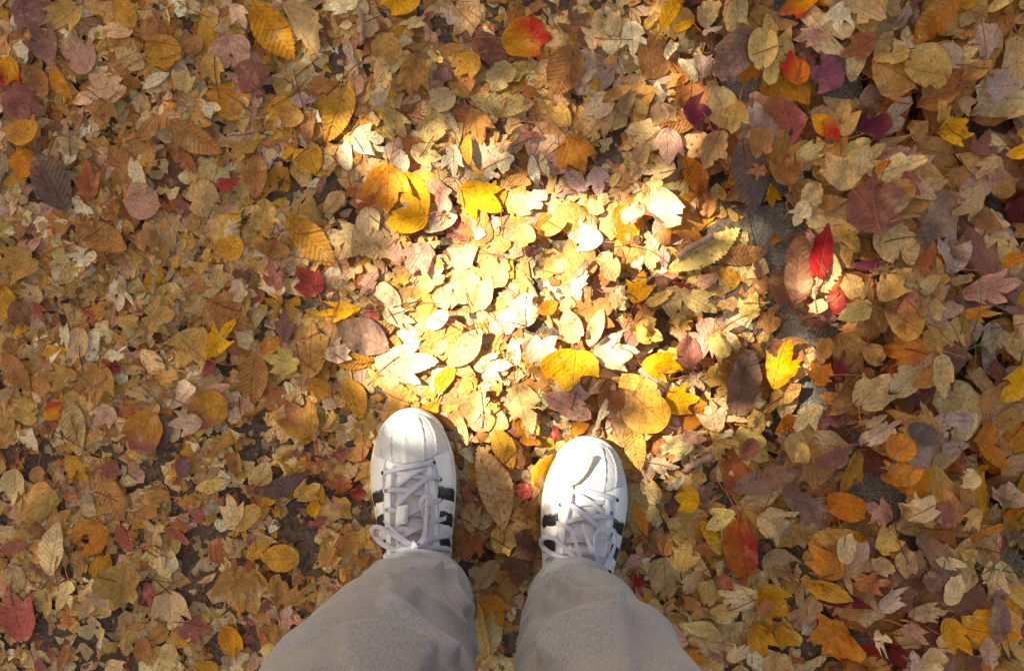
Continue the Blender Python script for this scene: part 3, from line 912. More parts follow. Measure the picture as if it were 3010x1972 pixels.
LEAVES = """
A w 100 115 350 20 1.0 M u
A t 560 30 330 215 .9 G2
A n 395 462 165 105 .62 M * s640,690|long mauve three-pointed leaf near the upper left corner with thin stem#long mauve leaf at upper left
A t 605 520 470 240 .75 P
A w 860 580 480 700 .7 T2
A k 1090 235 1140 500 .9 Y2 z|golden heart-shaped leaf crossed by a long loose stem, upper left#golden heart leaf at upper left
A k 1560 240 1650 500 1.1 P h
A t 75 395 30 610 .9 YR s75,250|small yellow leaf with red tips on the far left edge#red-tipped yellow leaf on left edge
A e 175 450 335 690 .6 O
A o 370 475 500 690 .45 Y3
A w 60 660 320 790 .8 MR
A e 35 960 268 858 .75 Y2 * s30,1030|dull yellow serrated leaf with dark midrib near the left edge, upper half#
A k 240 1060 100 1240 .9 YO
A e 480 1470 250 1060 .55 B *|large dark grey-brown dry leaf lying at left below the yellow serrated one#dark grey-brown leaf at left
A t 600 1020 385 950 .8 T r2
A t 720 690 740 915 1.0 G h
A k 930 1325 750 1020 .55 O
A t 640 1390 590 1100 .75 OR
A k 880 1385 1130 1430 1.0 P *|round pale pinkish-tan leaf with toothed rim in the left third#round pinkish leaf at left
A k 1350 1250 1480 1510 .75 T r1
A f 1500 1280 1670 1290 .7 R z|crumpled red leaf scrap beside the dirt patch, upper left#red scrap at upper left
A o 1180 1040 1355 1195 .5 OR
A e 1190 840 1550 1060 .45 O
A f 1300 800 1500 830 .7 G2 r2
A t 1260 640 1300 460 .9 L
A t 1450 380 1520 610 .85 G2
A e 1000 470 790 330 .6 L r2
A k 930 230 700 200 .6 T2
A e 810 -30 930 195 .6 Y2
A k 1150 190 950 240 .9 O
A f 1360 640 1510 790 .8 C r3
A e 1100 800 940 980 .55 O
A o 990 620 1180 515 .4 C c2
A k 1340 250 1350 400 1 G
A w 1790 420 1700 660 1.1 MR
A e 1790 1050 1770 1390 .5 O
A f 520 1350 620 1550 .6 C r2
A k 990 1310 920 1090 .5 C
A t 1790 980 1550 1090 .6 G
A t 1600 20 1700 210 .8 C r1
B e -20 0 270 415 .5 Y3 *|long deep yellow spotted leaf touching the top edge, left of centre#spotted yellow leaf at top
B t 200 20 430 390 .75 T r2
B f 440 80 470 330 .35 N u
B t 710 20 450 70 .5 C
B k 1140 -20 870 30 .75 Y * s1500,5|bright yellow leaf cut by the top edge near the middle#yellow leaf at top edge
B k 870 240 970 445 .9 G
B k 850 220 700 130 .9 T2
B f 1190 130 1000 200 .45 T2
B f 1200 160 1230 320 .6 P
B t 1540 30 1370 250 .8 T
C k -64 268 285 262 .92 YR * s-366,307|broad yellow leaf blushing to red with a pointed tip, top centre#red and yellow leaf at top centre
B t 1550 375 1380 520 1.0 Y2 z s1700,340|dull yellow three-lobed leaf beside bare soil, below left of the red-yellow leaf#
B f 1230 540 1360 500 .8 M
B w 1540 260 1770 430 .8 MR
B k 1760 430 1640 640 .75 L
B e 1490 680 1900 760 .36 L z|greenish khaki lance-shaped serrated leaf above the centre#greenish lance leaf
B t 1120 380 1080 690 .75 O
B f 1310 380 1160 440 .8 G2 r3
B e 860 400 940 640 .5 L r2
B f 640 280 700 530 .4 LG z
B t 885 780 870 580 .85 LG
B e 655 540 490 990 .45 Y2 * s705,470|long dull yellow serrated leaf with dark midrib, upper left of the sunny patch#long yellow serrated leaf
B k 350 990 430 1210 .9 Y2 r1
B e 400 760 370 990 .42 O
B k 310 760 180 880 1 G
B t 240 700 430 690 .7 LM
B k 540 600 350 590 .7 O
B k 700 670 680 500 .8 P
B k 1390 660 1200 740 .8 T2
B e 1340 580 1490 690 .4 G
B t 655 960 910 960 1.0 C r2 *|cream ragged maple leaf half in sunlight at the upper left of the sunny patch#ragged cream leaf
B k 650 1190 640 960 .4 C
B t 910 775 1050 960 .8 L
B k 1160 800 1300 1000 .9 L
B t 1510 750 1560 1010 .85 G
B t 1080 1040 1310 1110 .85 C4
B k 1020 1215 1000 1030 .7 C c1
B t 1380 1000 1385 1240 .7 C r1
B o 1480 930 1490 1160 .35 Y2
B f 1590 1050 1790 1150 .8 C r2
B f 1600 1200 1700 1240 .6 C
B k 1200 1490 900 1540 .6 Y
B o 1040 1190 1190 1500 .5 Y
B t 940 1155 920 1500 1.15 OY Z s950,590|large golden three-lobed leaf with a long straight red stem pointing up#big golden leaf with upright stem
B t 1420 1310 1720 1470 1.05 Y Z s1330,1210 c1|bright yellow leaf with curled upper edge lying in the sun above centre#sunny yellow leaf with curled edge
B f 1200 1250 1380 1450 .6 P c1
B k 610 1330 480 1490 .6 T
F e 215 -42 553 312 .42 Y2 Z|dull yellow serrated leaf with clear side veins, left of the sunny patch#veined yellow serrated leaf
F t 60 -160 110 125 .9 G2
B o 490 1200 420 1370 .3 MR c2
F k 790 -100 790 110 .85 T2
C t 575 370 560 110 1.1 T2
C t 720 285 650 70 .7 T2
C t 830 60 900 190 .7 T
C t 835 150 850 415 .7 C r1 z s830,60
C k 640 390 760 300 .8 C
C o 1030 240 1200 -40 .4 Y Z s935,330 c2|long curled bright yellow leaf cut by the top edge, right of centre#curled yellow leaf at top
C o 1280 140 1110 230 .4 Y c3
C f 1040 90 930 200 .5 G2 c3
C k 1350 20 1360 200 .9 T2
C f 1260 260 1450 240 .6 C r2
C t 1550 -20 1560 300 .85 L *|large khaki leaf with a hanging tail at the top, right of centre#khaki tailed leaf at top
D t 330 -40 60 150 .8 YR *|yellow and scarlet leaf cut by the top edge at upper right#scarlet leaf at top edge
C e 1700 220 1425 605 .55 B2 *|large mottled brown serrated leaf on the kerb at the top right#mottled brown leaf on kerb
C k 1740 205 1760 500 .75 Y5 z
C t 1740 440 1560 600 .7 YO
D k 60 400 10 630 .5 Y5
C t 1330 590 1300 345 .75 LM
C o 1300 570 1160 410 .45 C c3
C f 1160 270 1040 450 .4 C c3
C f 1340 860 1440 900 .7 DR u
C t 1190 765 1395 790 1.45 MP Z|plum purple leaf standing alone above the centre right#plum leaf
C t 1575 715 1520 950 1.0 G2 z s1670,530
C k 1760 870 1700 1105 .85 O
C t 1455 925 1340 1170 1.15 T z
C e 1600 970 1690 1480 .5 B u
C t 1090 885 1100 1150 .95 P3
C w 700 680 500 800 .9 LG
C k 760 805 850 600 .7 T
C o 625 725 840 610 .35 G z
C f 980 680 1190 640 .6 LG r2
C t 385 945 540 1190 1.0 OG *|orange-gold maple leaf just above the sunlit area, upper centre#orange-gold leaf above the sun patch
C t 410 885 200 680 .9 G2
C e 460 330 300 700 .65 O z
C o 500 600 560 370 .4 LG
C t 600 1150 620 1380 .9 LM
C t 935 990 850 1230 .75 T
C o 700 1300 770 1190 .5 Y5
C f 820 1400 1060 1300 .6 C4 c2
C k 900 1430 760 1560 .8 C
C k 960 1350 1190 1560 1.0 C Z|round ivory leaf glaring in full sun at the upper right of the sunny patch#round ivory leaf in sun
C e 1200 1090 1330 1400 .5 YO
C k 1370 1330 1370 1530 .8 O c1
C t 1790 1180 1630 1200 .8 O r2
C f 10 1390 290 1400 .6 C r2
C o 190 1290 150 1080 .4 C c2
C o 270 1240 210 1060 .3 C c1
C f 530 1440 730 1400 .7 C4
D t 10 1290 50 1440 .9 Y
C f 60 920 210 960 .6 MR
D n 510 40 480 270 1.1 C r1 Z|cream star-shaped maple leaf at the top right#cream star leaf at top right
D f 400 0 600 30 .5 T
D t 430 260 170 280 .6 P r2
D w 730 300 490 420 .8 OR
D t 520 540 260 560 1.2 MK Z s740,545|pink-mauve maple leaf next to the small red one at upper right#pink-mauve leaf at upper right
D t 245 590 170 350 .85 RY Z s310,810|small bright red leaf with orange base at upper right#small red leaf at upper right
D n 285 830 60 880 1.3 RP *|rose red deeply cut leaf near the kerb, upper right#rose red cut leaf
D o 290 825 475 995 .55 YR Z|half red half yellow pointed leaf beside the kerb at upper right#half red half yellow leaf
D t 470 985 550 680 .8 G2 r1
D t 625 968 840 760 1.15 MP Z s410,1050|dark plum maple leaf with three sharp points over the kerb edge#dark plum three-pointed leaf
D t 950 380 700 430 .75 G2 z h s1150,340
D k 1262 545 925 480 .85 G2 Z s1430,640|large rounded golden-tan leaf with reddish stem at upper right#large golden-tan leaf at upper right
D e 1300 0 960 350 .42 YO *|big amber serrated leaf slanting near the top right corner#amber serrated leaf at top right
D t 990 60 870 240 .9 LM
D w 1530 185 1500 440 1.2 P3
D t 1700 285 1700 610 .9 T s1655,40
D t 1425 655 1670 640 1.1 LM Z s1020,745|mauve-grey maple leaf with a very long red stem at right#mauve-grey leaf with long red stem
D t 1260 740 1420 800 .9 T
D t 1190 880 1170 715 1.3 G2
D k 1000 990 1130 850 .9 G
D t 1160 900 1380 960 .95 Y Z|bright yellow maple leaf among brown ones in the right part#yellow maple leaf at right
D t 1900 1020 1640 1080 .95 Y Z|bright yellow leaf cut by the right edge, upper part#yellow leaf on right edge
D t 1640 1110 1440 1250 .8 T z
D t 1510 1290 1260 1480 .7 T
D n 1420 1090 1540 900 1.0 MR
D t 180 1305 150 1030 1.0 O Z s165,1520|orange-tan maple leaf with stem hanging down on the kerb#orange-tan leaf on kerb
D t 550 1330 420 1090 .95 L z s690,1535
D t 200 1120 400 1010 .7 L
D k 690 1010 500 1090 .6 Y5
D t 700 1010 600 1260 .75 T2
D w 720 1240 1070 1120 .6 T2 c2
D o 710 1230 830 1140 .4 YO c2 z
D n 960 1190 1070 1370 .7 RP
D t 540 1560 900 1330 1.0 MR *|large reddish mauve leaf lying flat right of the kerb#large reddish mauve leaf
D k 1010 1390 870 1250 .8 G
D e 1130 1340 1400 1170 .4 O c1
D k 340 1260 300 1480 .8 T2
D f 400 1350 440 1540 .8 O r2
D t 240 1400 150 1600 .8 C
D k 1840 1380 1700 1560 1.0 DR *|dark red leaf cut by the right edge, below the yellow one#dark red leaf on right edge
D e 1740 1250 1550 1340 .7 G c1
D o 1680 -30 1510 110 .5 Y5
D o 1510 50 1330 200 .5 T
D k 1410 -50 1400 75 .9 Y2
D k 1190 340 1340 480 .9 LG
D o 1215 320 1385 260 .3 O c1
D e 1340 560 1545 440 .5 G c1
D o 1430 820 1660 830 .35 O
E t 258 262 -40 350 .9 G s420,170
E t 300 540 90 480 .8 T2 r1 h
E k 310 480 460 510 .8 L r2
E k 10 450 30 700 .8 Y2 s70,440
E e 895 200 525 15 .5 O *|ochre serrated leaf on the fine litter at left#ochre serrated leaf at left
E t 700 260 470 250 .7 C r2
E k 930 130 1120 140 .8 O
E k 1700 200 1470 170 .8 Y2 h r2
E f 1290 280 1500 290 .8 G2 r3
E t 740 640 560 620 .9 RG *|gold leaf flushed rose red amid small scraps at left#rose-flushed leaf at left
E n 250 560 340 710 .6 RP z
E k 100 560 220 690 .9 N
E t 990 690 1230 640 1.25 G2 *|golden-tan wide maple leaf in the middle of the left side#
E k 1040 690 990 850 .75 T
E w 1440 590 1760 750 .9 O
E t 1415 735 1250 1040 .95 G2 Z h s1525,490|pale gold leaf with one black hole and thin red stem, left side#pale gold leaf with black hole
E n 1440 945 1650 680 .6 Y Z s1690,990|vivid yellow narrow leaf on the left side of the photo#vivid yellow narrow leaf
E e 10 910 200 1180 .5 O
E t 530 1070 260 1070 .7 G r1
E t 690 975 660 1290 .95 G *|large ochre maple leaf low on the left side#large ochre leaf at left
E k 560 740 510 970 .6 T2
E f 460 700 460 900 .45 C
E o 970 890 1140 1100 .5 T2
E f 700 950 920 890 .5 C r2
E k 245 1400 90 1230 .8 G2
E t 320 1380 430 1260 1.1 YR Z s330,1500|small amber and red leaf near the left edge below the middle#amber and red leaf near left edge
E e 1150 1340 1110 1580 .5 B u
E e 500 1240 560 1630 .42 L Z|long pale khaki oval leaf standing upright at lower left#long khaki leaf at lower left
E k 1080 1330 900 1580 .9 GM *|squarish leaf gold above and mauve below, lower left#gold and mauve leaf
E t 1260 1080 1000 1110 .6 G r1
E f 860 1170 1075 1210 .5 T r1
E o 1260 1310 1620 1130 .25 P c2
E k 1580 1250 1300 1390 .8 GM
E t 1400 1400 1160 1420 .8 P3 r1
E t 1480 950 1410 1090 .8 RP
E e 1780 900 1740 1290 .5 O
E f 1650 440 1690 560 1 T2
E f 770 980 830 1040 1 DR
E t 800 1280 650 1440 .9 P3
E f 1700 1170 1700 1380 .6 P r2
E f 1610 340 1770 380 .7 N
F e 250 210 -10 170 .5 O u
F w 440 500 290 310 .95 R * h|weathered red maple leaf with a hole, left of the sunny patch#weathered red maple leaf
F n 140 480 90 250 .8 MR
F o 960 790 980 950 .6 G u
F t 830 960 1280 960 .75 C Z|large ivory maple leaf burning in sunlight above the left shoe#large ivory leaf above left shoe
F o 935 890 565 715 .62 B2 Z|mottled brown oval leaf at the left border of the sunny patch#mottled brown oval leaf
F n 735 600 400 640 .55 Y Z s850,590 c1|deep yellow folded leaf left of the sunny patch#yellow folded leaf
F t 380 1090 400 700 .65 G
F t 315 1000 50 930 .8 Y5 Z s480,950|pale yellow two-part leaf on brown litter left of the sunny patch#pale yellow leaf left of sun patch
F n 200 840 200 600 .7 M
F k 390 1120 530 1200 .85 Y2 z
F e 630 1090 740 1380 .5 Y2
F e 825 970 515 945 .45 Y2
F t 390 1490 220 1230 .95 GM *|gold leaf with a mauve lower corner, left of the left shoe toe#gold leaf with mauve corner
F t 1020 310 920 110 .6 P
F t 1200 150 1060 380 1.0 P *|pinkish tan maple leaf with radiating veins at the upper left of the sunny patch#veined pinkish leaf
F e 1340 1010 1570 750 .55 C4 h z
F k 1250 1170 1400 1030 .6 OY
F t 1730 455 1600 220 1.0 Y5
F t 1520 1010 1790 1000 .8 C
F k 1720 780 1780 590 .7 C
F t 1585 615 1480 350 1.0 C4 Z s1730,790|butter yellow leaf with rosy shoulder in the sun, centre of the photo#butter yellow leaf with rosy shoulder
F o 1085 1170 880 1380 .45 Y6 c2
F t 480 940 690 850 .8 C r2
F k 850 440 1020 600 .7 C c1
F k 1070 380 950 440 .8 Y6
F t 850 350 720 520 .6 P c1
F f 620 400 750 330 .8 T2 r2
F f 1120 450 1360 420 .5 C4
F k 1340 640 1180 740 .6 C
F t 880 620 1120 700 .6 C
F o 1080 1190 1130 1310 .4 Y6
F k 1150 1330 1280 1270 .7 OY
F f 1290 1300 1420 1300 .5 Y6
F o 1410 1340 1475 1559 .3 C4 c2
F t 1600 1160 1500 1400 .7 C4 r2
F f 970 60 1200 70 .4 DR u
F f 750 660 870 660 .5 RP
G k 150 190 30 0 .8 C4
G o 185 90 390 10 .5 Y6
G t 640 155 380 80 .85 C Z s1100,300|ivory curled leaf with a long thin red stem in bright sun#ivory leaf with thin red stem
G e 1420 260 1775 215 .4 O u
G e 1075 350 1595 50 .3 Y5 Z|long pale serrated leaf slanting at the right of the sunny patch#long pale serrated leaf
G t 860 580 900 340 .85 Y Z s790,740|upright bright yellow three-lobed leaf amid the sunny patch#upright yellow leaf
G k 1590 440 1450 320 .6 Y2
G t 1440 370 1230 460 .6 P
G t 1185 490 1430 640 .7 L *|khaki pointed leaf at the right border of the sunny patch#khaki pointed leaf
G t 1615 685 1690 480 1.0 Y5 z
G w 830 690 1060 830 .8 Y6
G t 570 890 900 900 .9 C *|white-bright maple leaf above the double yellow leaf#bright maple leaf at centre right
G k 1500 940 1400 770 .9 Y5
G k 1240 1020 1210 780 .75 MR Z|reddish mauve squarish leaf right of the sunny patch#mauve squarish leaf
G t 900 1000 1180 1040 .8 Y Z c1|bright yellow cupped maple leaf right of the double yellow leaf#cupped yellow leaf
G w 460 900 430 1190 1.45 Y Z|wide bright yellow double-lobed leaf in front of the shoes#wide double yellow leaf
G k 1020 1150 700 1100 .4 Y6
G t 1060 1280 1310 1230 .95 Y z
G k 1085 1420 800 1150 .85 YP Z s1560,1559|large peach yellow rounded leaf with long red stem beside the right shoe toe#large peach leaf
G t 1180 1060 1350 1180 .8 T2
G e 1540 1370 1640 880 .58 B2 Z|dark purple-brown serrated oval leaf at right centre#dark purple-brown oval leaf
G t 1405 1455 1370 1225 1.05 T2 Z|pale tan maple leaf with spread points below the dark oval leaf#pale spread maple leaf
G o 565 1370 215 1195 .42 P Z|pinkish brown oval leaf between the two shoe toes#pinkish brown oval leaf
H t 40 1180 140 800 .7 Y Z s20,1400|bright yellow folded leaf standing over the kerb at right#yellow folded leaf over kerb
G k 420 850 400 610 .75 T2
G k 20 740 150 480 .75 C
G o 190 640 330 560 .7 YO
G f 420 560 590 330 .6 C r2 c2
G e 540 870 640 610 .45 C4
G o 925 590 1130 480 .4 Y6 c3
G t 660 500 800 620 .8 C4
G k 620 220 720 430 .7 C4
G f 900 220 870 350 .7 C
G k 1020 200 950 340 .7 C4
G o 1060 170 1070 340 .5 LM
G t 1120 640 1250 760 .7 Y6 r1
G k 40 1000 20 800 .5 C
G w 130 960 330 800 .9 C
G o 420 1480 550 1400 .6 YO
G t 30 1100 140 1480 .7 C4 r2
G f 290 1410 320 1530 .6 R
G f 560 1480 690 1230 .3 C
G f 90 230 220 190 .6 M
G f 420 390 570 240 .4 LG
G f 1170 420 1230 480 .9 DR
G o 1700 260 1730 420 .3 N
H k 20 160 110 90 .8 O
H e 165 610 210 80 .36 N Z s165,680|long brown leaf lying flat on the grey kerb#long brown leaf on kerb
H o 355 405 265 60 .25 P c2
H k 355 400 425 15 .40 CR Z c1 s370,760|vivid crimson folded leaf with a long red stem hanging down, right side#crimson folded leaf
H k 800 30 1010 310 .85 L
H t 470 30 660 210 1.0 G2 Z|smooth golden lobed leaf right beside the crimson folded leaf#smooth golden leaf by the crimson one
H o 570 315 815 275 .3 MP
H k 1030 150 1190 40 .7 B
H t 1215 372 1225 70 1.0 LM Z|grey-mauve upright maple leaf on the right side#grey-mauve upright leaf
H k 670 550 560 360 .8 Y5
H e 740 560 700 370 .4 G z
H t 545 560 380 570 1.2 R
H t 712 582 470 680 1.1 Y5 Z|pale yellow maple leaf overlapping red tips in a spot of sun, right side#pale yellow leaf over red tips
H t 768 555 1010 340 .8 G2 z
H t 1122 892 800 900 .7 OG s1350,940
H t 940 838 950 510 1.0 PR Z s890,1090|rose and gold maple leaf with straight stem, right side#rose and gold leaf
H o 1140 900 1150 745 .7 G
H k 1680 520 1830 580 .8 Y3
H o 1610 320 1800 240 .5 YO c1
H n 1270 640 1570 640 .4 OG
H t 1375 512 1740 420 .75 P Z s1130,580|large pinkish tan pointed leaf near the right edge#large pinkish leaf near right edge
H k 1420 390 1250 430 .5 T2
H e 1070 520 1200 370 .6 L
H t 1100 510 1190 720 .8 T
H t 1850 990 1600 1260 1.0 Y Z|large bright yellow leaf on the right edge, middle height#large yellow leaf on right edge
H k 1760 1300 1600 1440 .8 G h
H t 630 1270 390 1200 1.1 O z
H t 632 1290 820 1050 1.05 L Z s610,1500|pale khaki maple leaf in the lower right part#pale khaki leaf at lower right
H n 490 1120 560 890 .6 DR *|dark red narrow leaf right of the kerb#dark red narrow leaf
H k 380 950 460 810 .7 G
H t 350 1140 290 940 .8 OG
H k 720 860 840 1000 .8 G
H k 1200 920 1250 1235 .55 L z
H k 1490 1180 1370 1010 .7 T
H k 1540 1120 1480 1370 .5 O
H t 1440 1385 1200 1380 1.2 LM *|pale star-shaped leaf tinged mauve at lower right#mauve-tinged star leaf
H k 1570 1390 1470 1600 .6 OG
H t 1620 960 1560 1110 .8 MR
H t 20 780 40 570 .9 O
H f 260 440 360 520 .7 T2 c2
H k 380 560 260 640 .6 T2
H t 230 700 370 700 .6 N
H t 380 1270 200 1480 .8 T2 *|tan leaf with point on top below the kerb patch, lower right#
H k 640 1540 920 1380 .4 P3
H o 630 1430 850 1340 .3 T
H k 990 1410 1210 1540 .6 B
H o 1570 750 1680 970 .4 T
H k 1480 690 1480 930 .6 LG
J t 600 10 500 360 .6 Y2 z
J w 210 150 240 -30 1.5 Y5 Z|pale yellow bulging leaf above the mottled purple leaf, lower right#pale yellow bulging leaf
J k 900 290 1110 200 .9 YO
J k 875 118 960 -60 1.1 OG z
J t 860 290 900 80 1.2 OG
J t 1420 200 1270 270 1.1 T2 Z|pale tan maple leaf with a long drip tip at lower right#pale tan drip-tip leaf
J o 1420 0 1640 190 .4 YO c2
J t 1555 430 1600 240 1.4 P3 z s1530,700
J k 1170 50 1400 20 .4 LM
J t 940 515 1090 330 1.1 T2 z
J k 1230 580 1260 400 .8 MR
J t 1460 430 1310 600 .7 G2
J t 820 500 620 380 .9 P
J k 640 480 390 385 .7 YO Z|amber pointed leaf at lower right beside the mottled serrated leaf#amber pointed leaf at lower right
J e 100 340 455 500 .4 B2
J e 260 640 520 530 .45 G
Q t 1085 792 1400 960 .95 T2 Z s985,765|large pale tan maple leaf right of the red-orange leaf#large pale leaf by the red-orange one
J t 460 880 280 680 1.0 OG *|orange-gold maple leaf under the large pale leaf at lower right#
J k 540 830 660 650 .6 P3
J k 525 832 590 600 .6 T2 z
J t 720 720 900 510 .75 G2 z
J e 1010 600 1230 950 .45 B2
J k 960 720 950 920 .75 T
J k 860 880 700 780 .6 L
J t 610 960 850 960 .8 OR *|orange-tan leaf near the bottom right with serrated end#orange-tan serrated-end leaf
J t 810 1170 960 980 .75 LM z
J k 1060 870 1170 1000 .8 B2
J t 960 1170 1240 1130 .6 T
J k 1240 1110 1330 890 .6 T2
J t 1500 780 1430 990 .9 T2 *|pale heart-shaped leaf with loose stem, lower right corner area#pale heart leaf at lower right
J o 1135 790 1380 835 .35 T2 c2
J f 1180 680 1410 760 .45 G2 c3
J k 1510 720 1760 830 .5 B
J o 1510 765 1655 925 .3 T2 c1
J t 1550 930 1740 1080 .6 G2
J o 360 1080 700 1110 .3 DR
J k 270 960 575 1060 .45 Y2 z c2
N t 1180 900 1420 1100 1.1 Y3
N t 1290 1190 1490 1330 .9 Y3
N t 1130 1175 1230 1450 .8 Y3
N t 1300 1400 1340 1650 1.1 T z
J t 555 1290 280 1340 1.1 OG Z s1130,1270|large orange-gold maple leaf near the bottom edge at right#large orange-gold leaf at bottom right
J k 470 1500 740 1400 .6 O z
J f 790 1260 800 1510 .5 C r2 z
J t 860 1190 1040 1310 .8 P
J t 1210 1190 1420 1450 .6 Y3 Z|deep yellow drooping leaf near the bottom right corner#deep yellow leaf at bottom right
J e 1570 1380 1600 1050 .5 B2 *|brown veined serrated leaf near the bottom right corner#
J k 1763 1120 1700 1390 .5 MK
J k 1180 1300 1280 1440 .8 T2
J k 1480 1300 1490 1530 .5 P3
J k 1020 1500 1240 1470 .8 T2 z
J k 900 1420 980 1559 .8 DR
J k 760 1500 890 1580 .7 R
J f 890 1350 1070 1380 .5 T
J k 1530 1500 1750 1540 .6 G
I t 110 180 90 430 .95 T2 r1 z|pale tan leaf notched at its foot on the lower left edge#pale notched leaf on left edge
I k 260 160 250 290 .9 G
I k 370 300 130 510 .9 G2
I t 440 90 590 280 .8 Y2 r2
I t 320 620 500 470 .7 G
I t 750 600 460 660 .95 OG Z H|golden orange leaf with a big oval hole, lower left#holed orange leaf at lower left
I e 350 905 400 540 .5 T2 z
I k 620 905 730 750 .7 Y2
I e 660 210 840 540 .5 O
I t 1160 370 910 400 .6 G
I k 700 180 840 210 .8 MR
I k 870 820 800 1140 .95 G2 Z|large round golden leaf in the lower left#round golden leaf at lower left
I t 1150 1010 1170 1270 1.1 T2 Z|tan maple leaf with notch beside bare soil, lower left#notched tan leaf at lower left
I n 1000 950 1060 1140 .6 RP
I t 475 940 400 1150 .85 T2 z
I o 570 1020 790 1170 .35 P3 c3
I k 60 850 150 1020 .85 T
I t 170 1345 60 960 .75 RP Z s250,1580|large dull red leaf with orange stem in the bottom left corner#large red leaf at bottom left
I w 640 1350 650 1180 1.5 T2 r1
I t 1215 1305 1440 1260 .95 MR *|reddish mauve forked leaf near the bottom left#mauve forked leaf at bottom left
I k 1530 1255 1590 1480 .75 Y3 Z|deep yellow rounded leaf near the bottom edge at left#deep yellow leaf at bottom left
I w 1600 840 1650 1150 1.1 G
I k 1760 430 1620 620 .6 G2
I t 1625 555 1560 345 .95 T2 z
I e 1330 310 1540 260 .45 Y5
I k 1600 60 1610 240 .65 O h
I o 1345 960 1490 880 .3 T2 c2
I k 1230 240 1270 90 .7 M
I f 1330 430 1380 560 .7 RP
I f 1510 640 1610 740 .8 T
I t 720 1500 900 1600 .9 T2
I k 1385 1470 1430 1620 1.0 Y2 s1380,1390
I e 470 1370 390 1559 .4 O
I f 1140 580 1290 700 .4 RP
I o 800 560 910 740 .4 RP
I f 1000 490 1130 690 .6 T r3
I o 0 740 200 690 .4 MR
I f 1090 1430 1210 1470 .8 T2 r2
I f 550 930 670 980 .6 C r2
I k 960 1330 1010 1510 .7 O
I o 330 1390 370 1500 .5 MR
K e 100 355 470 220 .33 B *|long dark purple-brown leaf left of the left shoe#dark leaf left of left shoe
K e 120 310 200 150 .9 L z
K t 780 300 570 300 .8 OR
K t 380 395 560 290 .9 G2 Z s260,440|golden leaf with reddish rim resting on the dark leaf, left of left shoe#golden leaf on the dark one
K t 750 350 865 360 .8 R
K t 760 265 730 150 1.2 T
K t 690 160 680 40 1.1 MR
K k 890 0 770 90 .8 G
K e 880 60 730 140 .6 O
K t 640 190 420 150 .6 O
K k 500 520 540 410 .8 Y *|small bright yellow leaf on soil left of the left shoe#small yellow leaf left of left shoe
K t 765 490 830 480 1.2 T
K w 690 680 930 720 .7 G
K t 565 860 660 720 1.15 G2 Z s690,640|tan-gold maple leaf with a dark stem laid across it, left of left shoe#tan-gold leaf with stem across it
K t 50 800 200 680 .8 Y2
K k 415 800 160 800 .72 Y2 Z|plump golden heart leaf on soil left of the trouser hem#plump golden heart leaf
K k 270 895 270 1135 .6 G
K t 340 1100 480 1000 .8 G
K t 580 990 600 1200 .7 T r3
K k 760 1040 840 950 .7 OR
K o 160 1060 240 1050 .4 T2 c1
K k 790 1090 840 1020 .7 L
K e 240 1240 280 1420 .4 G
K f 160 1260 180 1390 .5 OR
K f 480 1190 430 1350 .6 P
K t 110 1550 120 1425 .8 P3
K f 230 1480 310 1440 .8 Y2
K t 890 560 830 700 .7 G2
K f 150 430 250 400 .7 Y2
K f 240 450 270 530 .7 Y2
K f 460 570 610 540 .5 RP
K f 390 480 480 500 .7 O
K o 755 810 880 820 .6 O
K f 690 900 780 880 .8 G
L k 320 170 440 360 .75 O
L e 325 710 175 215 .38 T Z s322,790|very long pale tan serrated leaf lying between the two shoes#long pale leaf between the shoes
L e 270 120 380 360 .5 Y2 z
L k 200 300 150 470 .7 Y2
L t 140 735 110 525 .75 T
L t 190 740 100 900 .9 OR *|rust red maple leaf beside the left trouser hem#rust red leaf by the hem
L k 290 700 350 880 .8 G2
L t 500 465 390 500 1.0 R * s185,440|red maple leaf with a long stem between the shoes#red leaf between the shoes
L k 520 500 620 270 .6 Y Z|bright yellow oval leaf touching the right shoe's left side#yellow leaf touching right shoe
L t 120 560 60 410 .8 MR
L f 400 660 470 570 .8 G
L k 480 590 560 600 .8 O
L t 210 1110 330 1280 .9 YO
L o 150 1110 240 1520 .15 G2 c1
L k 290 900 160 1080 .5 T
L k 130 940 190 1030 .8 T
L t 180 1520 320 1460 .6 T
L o 20 180 50 360 .35 YO c2
L e 460 700 400 1060 .5 N u
N t 700 200 800 20 .8 M
N t 690 205 480 150 1.2 Y Z|bright yellow star leaf right of the right shoe#yellow star leaf right of right shoe
N t 980 280 720 400 1.0 Y5 r1 z
N k 370 200 220 20 .8 C4 c2
N k 400 640 440 1000 .65 T
N t 430 640 330 400 .9 O z
N t 545 765 620 500 .9 G2 Z|golden toothed maple leaf right of the right shoe's heel side#golden toothed leaf right of right shoe
N k 90 700 245 640 .65 P z
N n 150 750 250 970 .5 CR *|crimson narrow leaf beside the right trouser hem#crimson leaf by the right hem
N k 690 740 540 910 .7 T
N k 750 815 780 1030 1.3 G2
N o 560 950 800 1110 .45 O
N t 770 1060 1010 1080 .75 G2
N e 850 1235 515 1165 .4 Y5 z
N f 840 630 850 780 .7 T
N k 1000 310 1090 830 .55 RO Z s810,-5|big red and orange leaf with thick curved red stem, lower right#red-orange leaf at lower right
N f 1040 920 1200 950 .6 Y5
N w 620 1250 900 1400 .8 T
N t 920 1475 1090 1320 .85 T2 z
N t 520 1420 780 1480 .8 YO *|amber leaf touching the right trouser leg near the bottom edge#amber leaf by trouser leg
N t 1220 620 1460 840 .9 T
N k 940 1600 1100 1540 .8 T
N f 340 1090 550 1000 .5 G2
N k 420 1100 600 1130 .6 G
N k 470 290 500 450 .8 Y5
N k 390 280 450 360 .9 Y6
N o 170 210 270 470 .3 YO
N f 190 1050 270 1150 .8 YO
N e 320 940 360 1290 .35 T
N k 190 870 170 1070 .5 T
